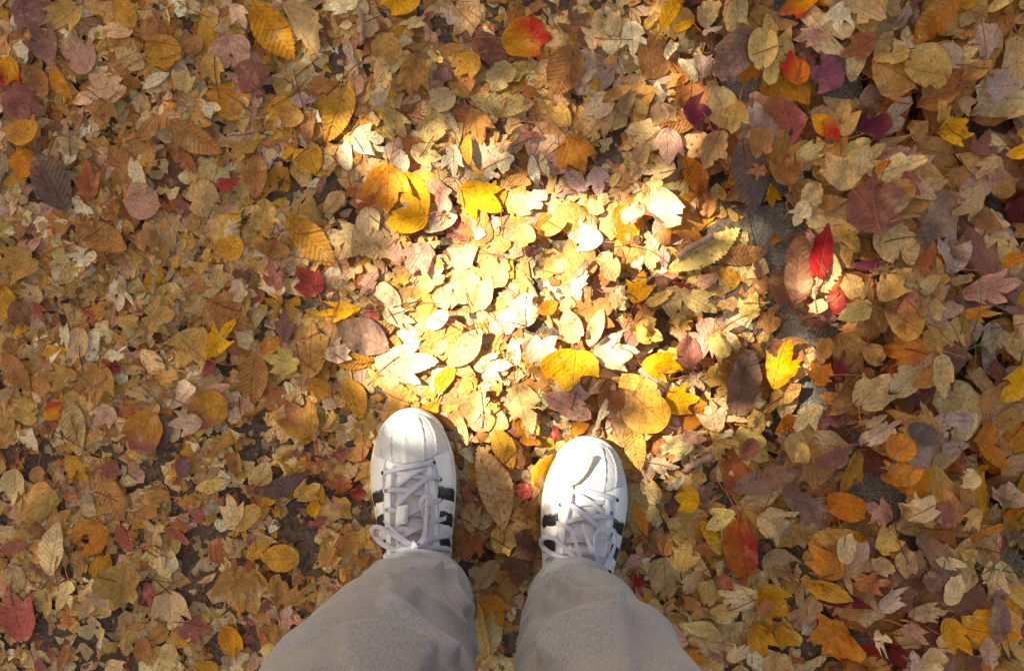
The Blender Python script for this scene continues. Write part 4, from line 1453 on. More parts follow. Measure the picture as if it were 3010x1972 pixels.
N k 830 790 970 890 .7 OR
N k 1270 990 1150 1100 .8 O z
Q w 930 200 1200 390 .9 Y5
Q k 1080 230 960 380 .7 MR z
Q k 1100 190 1060 0 .9 G2
Q e 890 600 1395 430 .36 B2 Z|large mottled mauve-brown serrated leaf at lower right#mottled mauve-brown leaf
Q t 620 280 330 330 .8 C4
Q e 140 120 210 480 .45 Y6 *|sunlit straw yellow serrated leaf touching the right shoe#sunlit serrated leaf by right shoe
Q t 270 420 520 440 .7 C
Q o 395 620 560 500 .4 C
Q o 665 430 855 340 .35 Y6
Q k 590 470 740 540 .7 G2
Q n 1200 240 1260 130 .6 MR
Q k 510 200 710 240 .6 P
Q f 700 200 920 290 .5 Y6
Q f 780 190 900 170 .5 C
"""


def parse_leaves():
    out = []
    for ln in LEAVES.strip().splitlines():
        lab = short = None
        if '|' in ln:
            ln, lab = ln.split('|'); lab, short = lab.split('#'); lab = lab.strip(); short = short.strip() or None
        t = ln.split()
        ox, oy, sc = TILE[t[0]]
        cv = lambda x, y: (ox + float(x) / sc, oy + float(y) / sc)
        d = dict(kind=t[1], b=cv(t[2], t[3]), t=cv(t[4], t[5]), w=float(t[6]), c=t[7], curl=0, rag=0, layer=2, hole=0, stem=None, label=lab, short=short)
        for f in t[8:]:
            if f[0] == 's': d['stem'] = cv(*f[1:].split(','))
            elif f[0] == 'c': d['curl'] = int(f[1])
            elif f[0] == 'r': d['rag'] = int(f[1])
            elif f == 'h': d['hole'] = 1
            elif f == 'H': d['hole'] = 2
            elif f == 'u': d['layer'] = 1
            elif f == '*': d['layer'] = 3
            elif f == 'z': d['layer'] = 4
            elif f == 'Z': d['layer'] = 5
        out.append(d)
    return out


OLD = ('T', 'T2', 'C', 'C4', 'L', 'LG', 'G', 'G2', 'O', 'P', 'P3', 'LM', 'N', 'B2', 'Y5', 'Y6', 'MR', 'OR')


def build_leaves():
    LV = parse_leaves()
    order = sorted(range(len(LV)), key=lambda i: (LV[i]['layer'], i))
    anchors = [(d['short'], d) for d in LV if d['short']]
    for d in LV:
        d['c_px'] = ((d['b'][0] + d['t'][0]) / 2, (d['b'][1] + d['t'][1]) / 2)
    used = set(d['label'] for d in LV if d['label'])
    DIRS = ['right of', 'above right of', 'above', 'above left of', 'left of', 'below left of', 'below', 'below right of']
    for d in LV:
        if d['label']: continue
        ln = math.hypot(d['b'][0] - d['t'][0], d['b'][1] - d['t'][1])
        size = '' if 60 < ln < 135 else ('small ' if ln <= 60 else 'large ')
        st = 'ragged ' if d['rag'] >= 2 else 'curled ' if d['curl'] >= 2 else 'holed ' if d['hole'] else ''
        base = f"{size}{st}{WORD[d['c']]} {KINDW[d['kind']]}"
        cand = sorted(anchors, key=lambda a: math.hypot(a[1]['c_px'][0] - d['c_px'][0], a[1]['c_px'][1] - d['c_px'][1]))
        for sh, a in cand[:8]:
            dx, dy = d['c_px'][0] - a['c_px'][0], a['c_px'][1] - d['c_px'][1]
            k = int(round(math.atan2(dy, dx) / (math.pi / 4))) % 8
            far = 'just ' if math.hypot(dx, dy) < 130 else ''
            lab = f"{base} {far}{DIRS[k]} the {sh}"
            if lab not in used and len(lab.split()) <= 16: break
        else:
            lab = f"{base} somewhat {DIRS[k]} the {cand[0][0]}"
        used.add(lab); d['label'] = lab
    stem_cols = [s2l(c) for c in [(150, 62, 40), (172, 84, 44), (140, 70, 56), (120, 60, 44), (178, 104, 60)]]
    for i in order:
        d = LV[i]; rg = np.random.default_rng(1000 + i)
        bed = 0.0
        for _ in range(3):                               # height of the bed it lies on
            q_ = np.stack([W(*d['b'], bed), W(*d['c_px'], bed), W(*d['t'], bed)]); bed = float(np.median(hget(q_))) + .004
        B, Tp = W(*d['b'], bed), W(*d['t'], bed)
        L = np.linalg.norm(Tp - B); cen = (B + Tp) / 2; ang = math.atan2(Tp[1] - B[1], Tp[0] - B[0])
        right = d['c_px'][0] > 1500
        rag = d['rag'] + ((1 if rg.random() < .55 else 0) + (1 if rg.random() < .2 else 0) if d['c'] in OLD and d['kind'] != 'e' else 0)
        O = outline_for(d['kind'], d['w'], rag, rg, 5)
        holes = []
        if d['hole']:
            r = .13 if d['hole'] == 2 else rg.uniform(.035, .06)
            holes.append(make_hole((rg.uniform(.42, .6), rg.uniform(-.1, .1) * d['w']), r, rg))
        P, T = triangulate(O, holes, .085, rg=rg)
        flat = (.95 if not right else 1.6) * (.85 if d['layer'] == 5 else 1.0)
        old = d['c'] in OLD
        crum = (rg.uniform(.035, .085) if right or d['c_px'][0] > 950 and d['c_px'][1] < 1300 else rg.uniform(.012, .034)) if old else rg.uniform(.005, .016)
        curl = d['curl'] or (1 if old and right and rg.random() < .22 else 0)
        V = shape3d(P, L, rg, curl, flat * (1.25 if old else .9), None, crum)
        tilt = abs(rg.normal(0, .06 if not right else .2))
        V = place(V, cen, ang, tilt, rg.uniform(0, 6.283))
        V = settle(V, T, .75, top=.034 if d['curl'] else (.032 if right else .018), smooth=1)
        hput(V, T, 1)
        V = under_shoes(V)
        C = leaf_colors(d['c'], P, rg, .8)
        U = np.column_stack([P, np.zeros(len(P))])
        nm = NAME[d['kind']]
        org = np.array([cen[0], cen[1], float(np.min(V[:, 2]))])
        me = new_mesh(nm, V - org, T, M_SERR if d['kind'] == 'e' else M_LEAF, C, U, np.full(len(P), rg.random()))
        o = link(nm, me, None, d['label'], 'leaf', GROUP[nm]); o.location = org
        # stem
        has = d['stem'] is not None or (d['kind'] in 'tkwn' and rg.random() < .42)
        if has:
            ib = np.linalg.norm(P, axis=1).argmin(); b3 = V[ib].copy()
            if d['stem'] is not None: E = W(*d['stem'], bed); bow = rg.uniform(-.12, .12)
            else:
                a2 = ang + math.pi + rg.normal(0, .45); E = B + np.array([math.cos(a2), math.sin(a2)]) * L * rg.uniform(.35, .8); bow = rg.uniform(-.2, .2)
            D = E - b3[:2]; Lb = np.linalg.norm(D); nrm = np.array([-D[1], D[0]])
            tt = np.linspace(0, 1, 12)
            PP = b3[None, :2] + D * tt[:, None] + nrm * (bow * np.sin(tt * math.pi))[:, None]
            zz = np.maximum(hget(PP) + .0012, b3[2] * (1 - tt) + (hget(PP)) * tt + .004 * np.sin(tt * math.pi))
            zz[0] = b3[2]
            for _ in range(2): zz[1:-1] = np.maximum(.25 * zz[:-2] + .5 * zz[1:-1] + .25 * zz[2:], hget(PP)[1:-1] + .0008)
            PV = np.column_stack([PP, zz]); PV = under_shoes(PV)
            rr = np.linspace(.00072, .00052, 12); rr[-1] = .0011
            SV, SF = tube(PV, rr, 5)
            sc = stem_cols[rg.integers(5)] * rg.uniform(.8, 1.2)
            link('stem', new_mesh('stem', SV - org, SF, M_STEM, np.repeat(sc[None], len(SV), 0)), parent=o)


build_leaves()


def build_loose():
    V, F, C, n = [], [], [], 0
    cols = [s2l(c) for c in [(140, 58, 40), (164, 84, 48), (110, 66, 48), (92, 58, 44), (170, 110, 70)]]
    for i in range(430):
        p = np.array([rng.uniform(-.75, .8), rng.uniform(-.52, .52)]); a = rng.uniform(0, 6.28); L = rng.uniform(.02, .06)
        t = np.linspace(-.5, .5, 8); b = rng.uniform(-.25, .25)
        PP = p + np.column_stack([np.cos(a) * t - np.sin(a) * b * (t * t), np.sin(a) * t + np.cos(a) * b * (t * t)]) * L
        h = hget(PP); zz = np.maximum(h, np.linspace(h[0], h[-1], 8)) + .001
        SV, SF = tube(under_shoes(np.column_stack([PP, zz])), .0006, 4)
        V.append(SV); F.append(SF + n); C.append(np.repeat((cols[rng.integers(5)] * rng.uniform(.7, 1.2))[None], len(SV), 0)); n += len(SV)
    link('loose_stems', new_mesh('loose_stems', np.concatenate(V), np.concatenate(F), M_STEM, np.concatenate(C)), kind='stuff', label='thin reddish leaf stalks scattered over the leaves')
    # grass tufts poking out at the right
    V, F, C, n = [], [], [], 0
    for i in range(46):
        px, py = [(2960, 1380), (2810, 980), (2960, 1560), (2870, 1620), (2790, 1010), (2990, 1700)][i % 6]
        p = W(px + rng.normal(0, 25), py + rng.normal(0, 25)); a = rng.uniform(0, 6.28); L = rng.uniform(.03, .085)
        t = np.linspace(0, 1, 7)
        z0 = float(hget(p[None])[0]) - .006
        PP = np.column_stack([p[0] + np.cos(a) * L * t, p[1] + np.sin(a) * L * t, z0 + L * .45 * np.sin(t * 2.2)])
        SV, SF = tube(PP, np.linspace(.0011, .0002, 7), 3)
        V.append(SV); F.append(SF + n); C.append(np.repeat((s2l((86, 110, 36)) * rng.uniform(.5, 1.2))[None], len(SV), 0)); n += len(SV)
    link('grass', new_mesh('grass', np.concatenate(V), np.concatenate(F), M_STEM, np.concatenate(C)), kind='stuff', label='few thin green grass blades between leaves at the right')


build_loose()

M_BARK = simple_mat('twig_bark', tuple(s2l((150, 122, 100))), .8, .2, .3, 120, .6, 260)


def twig(p0, p1, r, label, colr):
    a, b = W(*p0), W(*p1); t = np.linspace(0, 1, 14)
    PP = a + (b - a) * t[:, None]; nrm = np.array([-(b - a)[1], (b - a)[0]])
    PP = PP + nrm * (.03 * np.sin(t * 5))[:, None]
    h = hget(PP); z = np.linspace(np.quantile(h[:7], .8), np.quantile(h[7:], .8), 14) + r * .7
    V, F = tube(np.column_stack([PP, z]), r * (1 + .12 * np.sin(t * 17)), 9)
    o = link('twig', new_mesh('twig', V, F, M_BARK), None, label, 'twig')
    # stub of a side shoot
    k = 6; d = np.append(nrm / np.linalg.norm(nrm), .5) * r * 3
    c = np.append(PP[k], z[k])
    V, F = tube(np.array([c, c + d * .6, c + d]), [r * .5, r * .4, r * .25], 6)
    link('twig_stub', new_mesh('twig_stub', V, F, M_BARK), parent=o)


twig((1983, 760), (2080, 697), .0046, 'pale grey stick lying in the sun beside the long pale serrated leaf', 0)
twig((2006, 1385), (2085, 1331), .0046, 'short brown stick right of the right shoe under sunlit leaves', 0)
twig((1062, 40), (1075, 140), .003, 'thin dark twig near the top edge left of centre', 0)

# ------------------------------------------------------------------ the person: shoes and trousers
def leather_mat(name, base, rough, grain=.35, dirt=.12, attr_bump=None):
    m, nt, out = mat_new(name); g = NT(nt)
    tc = g.n('ShaderNodeTexCoord').outputs['Object']
    a = g.noise(tc, 45, 5, .6).outputs['Fac']; b = g.noise(tc, 700, 3, .6).outputs['Fac']; d = g.noise(tc, 160, 4, .7).outputs['Fac']
    c = g.mix(g.remap(a, .45, .75, 0, dirt * 2.2), base, tuple(x * y for x, y in zip(base, (.72, .68, .60))))
    c = g.mix(g.remap(d, .62, .75, 0, dirt * 2), c, tuple(x * .6 for x in base))
    p = g.n('ShaderNodeBsdfPrincipled'); g.l(c, p.inputs['Base Color'])
    g.l(g.remap(a, .3, .7, rough - .06, rough + .1), p.inputs['Roughness']); p.inputs['Specular IOR Level'].default_value = .35
    h = g.math('ADD', g.math('MULTIPLY', b, .4), g.math('MULTIPLY', d, .8))
    if attr_bump == 'herring':
        uv = g.n('ShaderNodeAttribute', attribute_name='luv').outputs['Vector']
        sp = g.n('ShaderNodeSeparateXYZ'); g.l(uv, sp.inputs[0])
        y, x = sp.outputs[0], sp.outputs[1]
        colm = g.math('FLOOR', g.math('DIVIDE', x, .0042))
        par = g.math('SUBTRACT', g.math('MULTIPLY', g.math('FLOORED_MODULO', colm, 2.0), 2.0), 1.0)
        ph = g.math('DIVIDE', g.math('ADD', y, g.math('MULTIPLY', par, x)), .0030)
        st = g.remap(g.math('ABSOLUTE', g.math('SUBTRACT', g.math('FRACT', ph), .5)), .12, .3, 0, 1)
        h = g.math('ADD', g.math('MULTIPLY', st, 2.2), g.math('MULTIPLY', d, .4))
    bp = g.n('ShaderNodeBump'); bp.inputs['Strength'].default_value = grain; bp.inputs['Distance'].default_value = .0009
    g.l(h, bp.inputs['Height']); g.l(bp.outputs[0], p.inputs['Normal'])
    g.l(p.outputs[0], out.inputs[0])
    return m


WHITE = (.62, .615, .60)
M_LEATHER = leather_mat('white_leather', WHITE, .46)
M_TONGUE = leather_mat('tongue_leather', (.50, .495, .475), .6)
M_RUBBER = leather_mat('white_rubber', (.56, .55, .51), .5, .25, .42)
M_CAP = leather_mat('toe_cap_rubber', (.62, .615, .595), .42, .8, .12, 'herring')
M_BLACK = simple_mat('black_leather', (.012, .012, .014), .5, .4, .2, 200, .3, 900)
M_DARK = simple_mat('eyelet_dark', (.03, .03, .035), .7, .2)
M_GOLD = simple_mat('gold_print', tuple(s2l((196, 156, 60))), .4, .5)
M_SEAM = simple_mat('seam_grey', (.34, .33, .32), .8, .1)


def lace_mat():
    m, nt, out = mat_new('lace_fabric'); g = NT(nt)
    tc = g.n('ShaderNodeTexCoord').outputs['Object']
    uv = g.n('ShaderNodeAttribute', attribute_name='luv').outputs['Vector']
    sp = g.n('ShaderNodeSeparateXYZ'); g.l(uv, sp.inputs[0])
    rib = g.math('SINE', g.math('MULTIPLY', sp.outputs[1], 5200.0))
    wv = g.math('SINE', g.math('MULTIPLY', sp.outputs[0], 6500.0))
    n = g.noise(tc, 900, 2, .6).outputs['Fac']
    c = g.mix(g.remap(rib, -1, 1, 0, .35), (.54, .53, .61), (.40, .39, .46))
    c = g.mix(g.remap(n, .4, .7, 0, .2), c, (.40, .39, .43))
    p = g.n('ShaderNodeBsdfPrincipled'); g.l(c, p.inputs['Base Color']); p.inputs['Roughness'].default_value = .9
    p.inputs['Specular IOR Level'].default_value = .1
    bp = g.n('ShaderNodeBump'); bp.inputs['Strength'].default_value = .6; bp.inputs['Distance'].default_value = .0005
    g.l(g.math('ADD', g.math('ADD', rib, g.math('MULTIPLY', wv, .6)), n), bp.inputs['Height']); g.l(bp.outputs[0], p.inputs['Normal'])
    g.l(p.outputs[0], out.inputs[0])
    return m


M_LACE = lace_mat()
UP_Z0 = .034
UP_A = np.array([.000, .004, .008, .016, .028, .045, .065, .085, .11, .14, .17, .20, .24, .292])
UP_H = np.array([.034, .0385, .0445, .0520, .0588, .0640, .0680, .0735, .0825, .0940, .1050, .1130, .116, .105])


class Shoe:
    def __init__(s, cfg): s.c = cfg
    def wu(s, a): return np.maximum(sole_half(np.clip(a - .0035, 0, SHOE_L)) * .955, 1e-4)
    def mn(s, a):
        k = np.clip((a - .05) / .10, 0, 1)
        return 2.5 - .75 * k, 2.1 - .75 * k
    def surf(s, a, t):
        a = np.asarray(a, float); t = np.asarray(t, float)
        w = s.wu(a); h = np.interp(a, UP_A, UP_H); m, n = s.mn(a)
        ph = np.clip(t, -1, 1) * math.pi / 2
        b = np.sign(t) * np.abs(np.sin(ph)) ** (2 / m) * w
        z = UP_Z0 + (h - UP_Z0) * np.abs(np.cos(ph)) ** (2 / n)
        z = np.where(np.abs(t) > 1, UP_Z0 - (np.abs(t) - 1) * .03, z)
        c = s.c
        xy = c['toe'] + a[..., None] * c['d'] + b[..., None] * c['r']
        return np.concatenate([xy, z[..., None]], -1)
    def normal(s, a, t):
        e = 1e-3
        da = s.surf(a + e, t) - s.surf(np.maximum(a - e, 1e-4), t); dt = s.surf(a, np.clip(t + .01, -1, 1)) - s.surf(a, np.clip(t - .01, -1, 1))
        n = np.cross(da, dt); n /= np.linalg.norm(n, axis=-1)[..., None] + 1e-12
        n = np.where(n[..., 2:3] < -1e-3, -n, n)
        c = s.c
        # outward: away from the inside axis
        P = s.surf(a, t); ax = np.concatenate([c['toe'] + np.asarray(a)[..., None] * c['d'], np.full(np.shape(a) + (1,), .03)], -1)
        sg = np.sign((n * (P - ax)).sum(-1, keepdims=True)); sg[sg == 0] = 1
        return n * sg
    def at(s, px, py):
        """(a, t) of the surface point seen at that place of the photograph"""
        z = .08
        for _ in range(8):
            a, b = shoe_local(W(px, py, z)[None], s.c)
            a = np.clip(a, .003, SHOE_L - .01); w = s.wu(a); x = np.clip(np.abs(b) / w, 0, .999); m, n = s.mn(a)
            t = np.sign(b) * np.arcsin(x ** (m / 2)) / (math.pi / 2)
            z = float(s.surf(a, t)[0, 2])
        return float(a[0]), float(t[0])


QS = .075


def xt(sh, pts, sg):
    """(a, fraction of the half width) -> (a, t)"""
    out = []
    for a, x in pts:
        m, n = sh.mn(np.array(a)); out.append((a, sg * math.asin(min(1, x) ** (float(m) / 2)) / (math.pi / 2)))
    return out


EY_OUT = ([.06, .09, .125, .165, .20], [.56, .62, .68, .74, .78])
EY_IN = ([.06, .085, .125, .165, .20], [.33, .36, .42, .49, .54])


def patch(sh, poly, h, spacing, edge=.0016, off=None, low=-.0004):
    """a raised panel on the shoe's surface: poly in (a, t)"""
    O = np.array(poly, float); O[:, 1] *= QS
    P, T = triangulate(O, (), spacing, .1)
    d, _ = seg_dist(P, O)
    a, t = P[:, 0], P[:, 1] / QS
    k = np.clip(d / edge, 0, 1); k = np.sqrt(1 - (1 - k) ** 2)
    hh = low + (h - low) * k
    if off is not None: hh = hh + off(a, t) * k
    V = sh.surf(a, t) + sh.normal(a, t) * hh[:, None]
    n = sh.normal(a, t)
    f = V[T]; fn = np.cross(f[:, 1] - f[:, 0], f[:, 2] - f[:, 0])
    fl = (fn * n[T[:, 0]]).sum(1) < 0
    T[fl] = T[fl][:, ::-1]
    return V, T, np.column_stack([P, np.zeros(len(P))])


def dense(poly, step):
    out = []
    P = [np.array(p, float) for p in poly]
    for p, q in zip(P, P[1:] + P[:1]):
        n = max(1, int(math.hypot(q[0] - p[0], (q[1] - p[1]) * QS) / step))
        for i in range(n): out.append(p + (q - p) * i / n)
    return out


def ribbon(P, N, width, thick=.0010):
    P = np.asarray(P, float); n = len(P)
    T = np.gradient(P, axis=0); T /= np.linalg.norm(T, axis=1)[:, None] + 1e-12
    N = N - (N * T).sum(1)[:, None] * T; N /= np.linalg.norm(N, axis=1)[:, None] + 1e-12
    S = np.cross(T, N)
    w = np.broadcast_to(np.asarray(width, float), (n,)) / 2
    prof = [(-1, 0), (-.95, .45), (-.5, .55), (0, .38), (.5, .55), (.95, .45), (1, 0), (.95, -.45), (0, -.5), (-.95, -.45)]
    k = len(prof)
    V = np.concatenate([[P[i] + S[i] * x * w[i] + N[i] * y * thick for x, y in prof] for i in range(n)])
    L = np.concatenate([[0], np.cumsum(np.linalg.norm(np.diff(P, axis=0), axis=1))])
    U = np.concatenate([[(L[i], x * w[i], 0) for x, y in prof] for i in range(n)])
    F = []
    for i in range(n - 1):
        for j in range(k):
            a, b = i * k + j, i * k + (j + 1) % k
            F += [(a, b, b + k), (a, b + k, a + k)]
    for e in (0, n - 1):
        for j in range(1, k - 1): F.append((e * k, e * k + j, e * k + j + 1))
    return V, np.array(F), U


def lace(sh, parent, pts, width=.0066, name='lace', n=10, twist=0.0):
    """pts: (px, py, height over the shoe's surface)"""
    Q = []; NN = []
    for p in pts:
        px, py, h = p[:3]
        a, t = sh.at(px, py); A = np.array([a]); Tt = np.array([t])
        base = sh.surf(A, Tt)[0]
        nrm = sh.normal(A, Tt)[0]
        if h > .012:
            z = base[2] + h; xy = W(px, py, z); Q.append([xy[0], xy[1], z]); NN.append([0, 0, 1])
        else:
            Q.append(base + nrm * h); NN.append(nrm)
        if len(p) > 3: NN[-1] = p[3]
    Q = crom(np.array(Q), n); NN = crom(np.array(NN, float), n)
    wd = width if np.ndim(width) == 0 else np.interp(np.linspace(0, 1, len(Q)), np.linspace(0, 1, len(width)), width)
    if twist:
        Tn = np.gradient(Q, axis=0); Tn /= np.linalg.norm(Tn, axis=1)[:, None]; Sd = np.cross(Tn, NN); w_ = (twist * np.sin(np.linspace(0, 1, len(Q)) * math.pi * 2 + .5))[:, None]
        NN = NN * np.cos(w_) + Sd * np.sin(w_)
    V, F, U = ribbon(Q, NN, wd)
    return link(name, new_mesh(name, V, F, M_LACE, luv=U, smooth=False), parent=parent)


def stripe_poly(a0, wdt, t0, t1, slant):
    """pinked strip from the eyestay (t0) down to the sole (t1)"""
    n = 22; L = []; R = []
    for i in range(n + 1):
        f = i / n; t = t0 + (t1 - t0) * f; a = a0 + slant * f
        z = .0009 * (i % 2)
        L.append((a - z, t)); R.append((a + wdt + z, t))
    return L + R[::-1]


def build_shoe(cfg, person, label, laces, eyelets, keeper, inner_sign):
    sh = Shoe(cfg)
    e = bpy.data.objects.new('shoe', None); col.objects.link(e); e.parent = person; e['label'] = label
    # sole
    A = SOLE_A; dense_a = np.concatenate([np.linspace(0, .03, 16)[:-1], np.linspace(.03, .26, 30)[:-1], np.linspace(.26, SHOE_L, 14)])
    wv = np.interp(dense_a, SOLE_A, SOLE_W)
    wv[:15] = .0535 * np.sqrt(np.clip(1 - (1 - np.clip(dense_a[:15] / .075, 0, 1)) ** 2.05, 0, 1)) * .97
    L = np.column_stack([dense_a, -wv]); R = np.column_stack([dense_a, wv])[::-1][1:-1]
    O = np.concatenate([L, R])
    Nn = np.roll(O, -1, 0) - np.roll(O, 1, 0); Nn = np.column_stack([-Nn[:, 1], Nn[:, 0]]); Nn /= np.linalg.norm(Nn, axis=1)[:, None] + 1e-9
    if (Nn[5] * (O[5] - O.mean(0))).sum() < 0: Nn = -Nn
    rows = [(-.012, SOLE_Z0), (-.002, SOLE_Z0), (0, SOLE_Z0 + .003), (.0006, .020), (-.0004, .0215), (.0006, .023), (.0004, .033), (-.0008, .0358), (-.003, .0368), (-.0065, .0368), (-.02, .0362)]
    V = []
    for off, z in rows:
        q = O + Nn * off
        xy = cfg['toe'] + q[:, :1] * cfg['d'] + q[:, 1:] * cfg['r']
        V.append(np.column_stack([xy, np.full(len(q), z)]))
    n = len(O); F = []
    for i in range(len(rows) - 1):
        for j in range(n):
            F.append((i * n + j, i * n + (j + 1) % n, (i + 1) * n + (j + 1) % n, (i + 1) * n + j))
    link('sole', new_mesh('sole', np.concatenate(V), np.array(F), M_RUBBER), parent=e)
    # upper
    aa = np.concatenate([np.linspace(.0042, .03, 22)[:-1], np.linspace(.03, SHOE_L - .006, 70)]); tt = np.concatenate([[-1.25, -1.1], np.linspace(-1, 1, 53), [1.1, 1.25]])
    Ag, Tg = np.meshgrid(aa, tt, indexing='ij')
    V = sh.surf(Ag, Tg)
    wr = .0007 * np.sin(Ag * 240 + 2.5 * np.sin(Tg * 4)) * np.clip((Ag - .06) / .02, 0, 1) * np.clip((.13 - Ag) / .03, 0, 1)
    fr = np.abs((V[..., :2] - cfg['toe']) @ cfg['r']) / sh.wu(Ag)
    wr = wr - .003 * np.clip((Ag - .066) / .004, 0, 1) * np.clip((np.interp(Ag, *EY_IN) + .06 - fr) / .05, 0, 1)
    V = V + sh.normal(Ag, np.clip(Tg, -1, 1)) * wr[..., None]
    V = V.reshape(-1, 3); k = len(tt); F = []
    for i in range(len(aa) - 1):
        for j in range(k - 1):
            q = i * k + j; F.append((q, q + 1, q + k + 1, q + k))
    link('upper', new_mesh('upper', V, np.array(F), M_LEATHER, luv=np.zeros((len(V), 3))), parent=e)

    def add(name, poly, h, sp, mat, **kw):
        V, T, U = patch(sh, poly, h, sp, **kw)
        return link(name, new_mesh(name, V, T, mat, luv=U), parent=e)
    # toe cap
    bt = np.linspace(-.985, .985, 40)
    edge = [(.066 - .016 * abs(t) ** 1.4 - .0025 * math.exp(-((abs(t) - .42) / .12) ** 2), t) for t in bt]
    poly = [(.0056, t) for t in np.linspace(-.985, .985, 40)][::-1] + edge

    def ridges(a, t):
        o = np.zeros(len(a))
        for t0 in (-.66, -.44, -.23, -.03, .18, .40, .64):
            tc = t0 * (1 + .75 * (1 - a / .066))
            o += .0019 * np.exp(-((t - tc) / .015) ** 2)
        return o * np.clip((a - .009) / .004, 0, 1)
    add('toe_cap', poly, .0015, .0019, M_CAP, off=ridges, edge=.002)
    # tongue between the eyestays
    tg = [(a, np.interp(a, *EY_IN) - .06) for a in (.071, .10, .13, .16, .195)]
    add('tongue', dense(xt(sh, tg, 1) + xt(sh, tg, -1)[::-1], .004), -.0012, .004, M_TONGUE, low=-.003)
    for sg in (-1, 1):
        st = [(a, np.interp(a, *EY_IN)) for a in np.linspace(.064, .20, 10)] + [(a, np.interp(a, *EY_OUT)) for a in np.linspace(.20, .066, 10)]
        add('eyestay', dense(xt(sh, st, sg), .004), .0026, .0035, M_LEATHER, edge=.0022, low=-.0028)
        wg = [(.058, .58), (.075, .62), (.098, .66), (.104, .995), (.058, .995), (.054, .8)]
        add('side_panel', dense(xt(sh, wg, sg), .004), .0012, .004, M_LEATHER)
        for pl, hh in (([(a, np.interp(a, *EY_OUT) - .035) for a in (.068, .09, .125, .165, .20)], .0029), ([(.060, .60), (.076, .64), (.096, .68), (.102, .98)], .0015), ([(a, np.interp(a, *EY_IN) + .04) for a in (.068, .09, .125, .165, .20)], .0029)):
            sm = crom(np.array(xt(sh, pl, sg)), 6); Pm = sh.surf(sm[:, 0], sm[:, 1]) + sh.normal(sm[:, 0], sm[:, 1]) * hh
            Vt, Ft = tube(Pm, .00035, 4); link('seam', new_mesh('seam', Vt, Ft, M_SEAM), parent=e)
        for i in range(3):
            a0 = .092 + .0315 * i
            t0 = xt(sh, [(a0 + .008, np.interp(a0 + .008, *EY_OUT) + .01)], 1)[0][1]
            add('stripe', [(a, t * sg) for a, t in stripe_poly(a0, .0165, t0, 1.0, .014)], .0016, .004, M_BLACK, edge=.0009)
        Vp, Fp, npv = [], [], 0
        for i in range(3):
            for f in (.35, .62, .85):
                a0 = .094 + .0315 * i + .0165 + .0075; t0 = xt(sh, [(a0, np.interp(a0, *EY_OUT))], 1)[0][1]
                t = t0 + (1 - t0) * f; a = a0 + .014 * f
                c = sh.surf(np.array([a]), np.array([t * sg]))[0]; nn = sh.normal(np.array([a]), np.array([t * sg]))[0]
                u = np.cross(nn, [0, 0, 1.0]); u /= np.linalg.norm(u) + 1e-9; v = np.cross(nn, u)
                an = np.arange(8) * math.pi / 4
                ring = c + nn * .0005 + .0011 * (np.cos(an)[:, None] * u + np.sin(an)[:, None] * v)
                Vp.append(np.concatenate([[c + nn * .0006], ring])); Fp += [(npv, npv + 1 + q, npv + 1 + (q + 1) % 8) for q in range(8)]; npv += 9
        link('perforation_row', new_mesh('perforation_row', np.concatenate(Vp), np.array(Fp), M_DARK), parent=e)
    for px, py in eyelets:
        a, t = sh.at(px, py); c = sh.surf(np.array([a]), np.array([t]))[0]; nn = sh.normal(np.array([a]), np.array([t]))[0]
        u = np.cross(nn, [0, 1.0, 0]); u /= np.linalg.norm(u); v = np.cross(nn, u); an = np.arange(12) * math.pi / 6
        ring = c + nn * .0029 + .0024 * (np.cos(an)[:, None] * u + np.sin(an)[:, None] * v)
        V = np.concatenate([[c + nn * .0024], ring]); F = [(0, 1 + q, 1 + (q + 1) % 12) for q in range(12)]
        link('eyelet', new_mesh('eyelet', V, np.array(F), M_DARK), parent=e)
    if keeper:
        c4 = [sh.at(*p) for p in keeper]
        add('lace_keeper', dense(c4, .002), .0075, .003, M_LEATHER, edge=.002, low=.0045)
    for w_, pts in laces: lace(sh, e, pts, w_, twist=1.0 if len(pts) >= 8 else 0)
    return e, sh


def T1(x, y, h=.0036, *r): return (1000 + x / 2.598, 1150 + y / 2.598, h, *r)
def T2(x, y, h=.0036, *r): return (1500 + x / 2.7356, 1230 + y / 2.7356, h, *r)


person = bpy.data.objects.new('person', None); col.objects.link(person)
person['label'] = 'person standing in grey sweatpants and white sneakers with black side stripes'
person['category'] = 'person'

